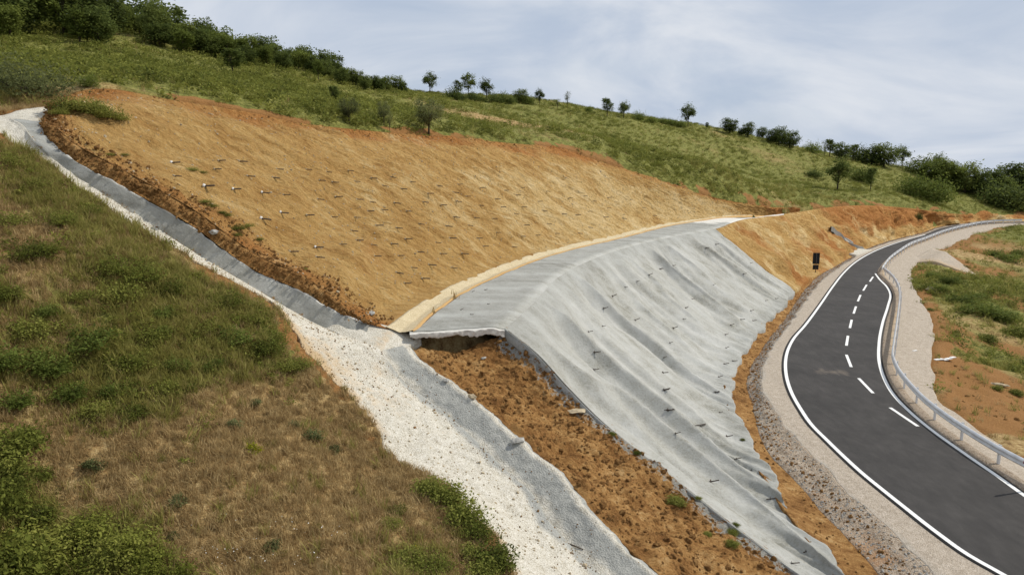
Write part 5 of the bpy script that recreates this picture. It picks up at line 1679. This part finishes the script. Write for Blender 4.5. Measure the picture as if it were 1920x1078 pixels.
seen = []
for x_, y_, k_ in ((520, 180, 'big'), (870, 165, 'plain'), (1025, 170, 'plain'), (840, 228, 'plain'), (1305, 228, 'plain'), (1525, 230, 'plain'), (1085, 280, 'plain'), (1275, 290, 'plain'), (1890, 320, 'plain'), (1720, 325, 'plain'), (540, 280, 'plain'), (765, 355, 'big'), (980, 378, 'big'),
                   (1195, 403, 'big'), (1355, 420, 'plain'), (1610, 452, 'plain'), (1745, 435, 'plain'), (1335, 552, 'big'), (1530, 572, 'plain'), (1715, 585, 'plain'), (1190, 597, 'big'), (1890, 588, 'plain'), (1405, 845, 'plain'), (1595, 812, 'big'), (1780, 790, 'plain'), (1900, 760, 'plain'), (1600, 885, 'plain')):
    px, py = 200 + x_ / 3.99 - 8, 260 + y_ / 3.99
    seen.append((px, py))
    nail(k_, px, py, (.93, -.22, -.02 + random.uniform(-.08, .08)), 'dark soil nail with a lump of white grout at its foot in the ochre slope' if k_ == 'big' else 'dark soil nail sticking out of the ochre cut slope',
         'nails with white grout in the ochre slope' if k_ == 'big' else 'soil nails in the ochre slope', random.uniform(.85, 1.15))
for r_ in range(9):
    for c_ in range(16):
        px = 640 + c_ * 40 + r_ * 22 + random.uniform(-10, 10) - 60
        py = 318 + r_ * 27 + c_ * (4 - r_ * 1.15) + random.uniform(-7, 7)
        top_y = np.interp(px, (600, 850, 1050, 1300), (262, 285, 300, 372)); bot_y = np.interp(px, (640, 730, 900, 1010, 1150, 1250), (560, 590, 500, 465, 432, 410))
        if not (top_y + 12 < py < bot_y - 10) or any((px - a_) ** 2 + ((py - b_) * 1.5) ** 2 < 500 for a_, b_ in seen): continue
        seen.append((px, py))
        nail('plain', px, py, (.93, -.25, -.02 + random.uniform(-.12, .1)), 'dark soil nail sticking out of the ochre cut slope', 'soil nails in the ochre slope', random.uniform(.8, 1.15))
for (x0, y0, k_, L_) in ((1000, 500, 3.99, ((590, 222), (685, 152), (775, 110), (865, 62), (945, 18), (525, 312), (515, 445), (410, 487), (455, 640), (450, 770), (975, 680), (965, 793), (975, 920), (1045, 460), (1020, 570), (1120, 392), (1135, 310), (1185, 243), (1345, 137), (1475, 437), (1435, 508), (1440, 608), (1425, 728), (1490, 705), (1360, 940), (1385, 825), (1625, 330), (1735, 255), (1810, 240), (1640, 405), (1550, 395), (1000, 1070), (760, 400))),
                         (640, 360, 2.994, ((805, 550), (735, 560), (820, 630), (725, 688), (670, 662), (1790, 432), (1860, 415))), (640, 718, 2.994, ((1810, 40), (1835, 153), (1875, 283))),
                         (1280, 718, 2.994, ((100, 243), (180, 50), (205, 165), (245, 300), (385, 490), (155, 553), (490, 650), (690, 945), (610, 1010), (300, 425))), (1280, 360, 2.994, ((185, 295), (380, 400), (130, 315), (340, 460), (15, 650)))):
    for x_, y_ in L_:
        berm_ = (x0 == 640 and y0 == 360 and x_ < 1000)
        nail('shot', x0 + x_ / k_, y0 + y_ / k_, (.75 + random.uniform(-.15, .2), -.35 + random.uniform(-.2, .2), .25 + random.uniform(-.1, .25)), 'short dark anchor bar sticking out of the grey berm top' if berm_ else 'short dark anchor bar sticking out of the folded sprayed concrete face',
             'anchor bars in the berm top' if berm_ else 'anchor bars in the sprayed concrete face', .5 if berm_ else random.uniform(.65, 1.15))

# ------------------------------------------------------------------ single stones and boards
def stone(px, py, size, mat, name, label, cat='rock', shape=(1, .8, .6), k=0):
    h_ = sight(px, py)
    v_, f_ = ico[k]
    me = bpy.data.meshes.new(name)
    import bmesh
    bm = bmesh.new()
    vv = [bm.verts.new(tuple(a_ * np.array(shape) * size)) for a_ in v_]
    for t_ in f_: bm.faces.new([vv[i] for i in t_])
    bmesh.ops.subdivide_edges(bm, edges=bm.edges, cuts=2, use_grid_fill=True, smooth=.35)
    for v in bm.verts:
        v.co += Vector(rg.normal(0, .03 * size, 3))
    bm.to_mesh(me); bm.free()
    me.materials.append(mat)
    o = bpy.data.objects.new(name, me); COL.objects.link(o)
    o.location = h_[0] + Vector((0, 0, size * shape[2] * .25)); o.rotation_euler = (0, 0, random.uniform(0, 6))
    return tag(o, label, cat)


stone(1752, 545, .75, M['rock'], 'boulder', 'pale boulder lying on the orange soil beside the gravel shoulder')
stone(1872, 543, .45, M['rock'], 'boulder', 'smaller pale boulder in the rough grass below the ramp', k=2)
stone(1078, 772, .30, M['rock'], 'flat_stone', 'flat pale stone on the brown earth near the concrete edge', shape=(1.2, .9, .35), k=1)
stone(835, 714, .13, M['greyrock'], 'round_stone', 'round whitish stone on the earth next to the channel side', k=3)
stone(906, 672, .12, M['greyrock'], 'pale_stone', 'pale stone in the earth under the broken slab', k=4)
stone(402, 437, .22, M['greyrock'], 'rubble_stone', 'grey lump of rubble on top of the channel wall', k=2)
stone(970, 828, .22, M['greyrock'], 'rubble_stone', 'grey lump of concrete rubble on the channel side', k=1)
stone(885, 745, .18, M['rock'], 'rubble_stone', 'yellowish lump of rubble on the upper channel side', k=5)
stone(697, 588, .20, M['greyrock'], 'rubble_stone', 'grey rubble lump at the corner of cut slope and channel', k=0)
stone(778, 802, .07, M['clod'], 'soil_lump', 'dark brown soil lump alone on the white channel floor', 'clod', k=3)
stone(1870, 722, .40, M['rock'], 'slab_stone', 'long yellowish stone on the churned soil below the shoulder', shape=(1.6, .6, .4), k=2)
h_ = sight(1771, 676)
bd = MB()
ang = .35
Mx = Matrix.Rotation(ang, 3, 'Z')
for k in range(5):
    t_ = (k - 2) / 2
    bd.box(Mx @ Vector((t_ * .62, 0, .05 + .04 * abs(t_) + .02 * math.sin(k * 2))), (.33, .26 - .06 * abs(t_), .04), Mx)
o = bd.build('white_sheet', M['board']); o.location = h_[0] + Vector((0, 0, .03))
tag(o, 'crumpled white strip of sheeting lying on the soil edge', 'debris')
h_ = sight(1715, 658)
bd = MB(); bd.box((0, 0, .02), (.30, .12, .03), Matrix.Rotation(.4, 3, 'Z')); bd.box((.08, .05, .035), (.16, .10, .03), Matrix.Rotation(1.0, 3, 'Z'))
o = bd.build('white_scrap', M['board']); o.location = h_[0]
tag(o, 'small white scrap lying on the gravel shoulder', 'debris')
h_ = sight(1072, 1023)
bd = MB(); bd.tube([(-.28, .20, .02), (0, 0, .03), (.26, -.2, .02)], [.018, .02, .012], 6)
o = bd.build('stick', M['bark'], None, True); o.location = h_[0]
tag(o, 'thin dry stick lying on the lower channel floor', 'stick')
h_ = sight(1313, 799)
bd = MB(); bd.tube([(-.24, -.10, .04), (.24, .12, .04)], [.022, .022], 6)
o = bd.build('loose_bar', M['rust'], None, True); o.location = h_[0] + Vector((0, 0, .02))
tag(o, 'loose dark bar lying across the sprayed concrete face', 'bar')
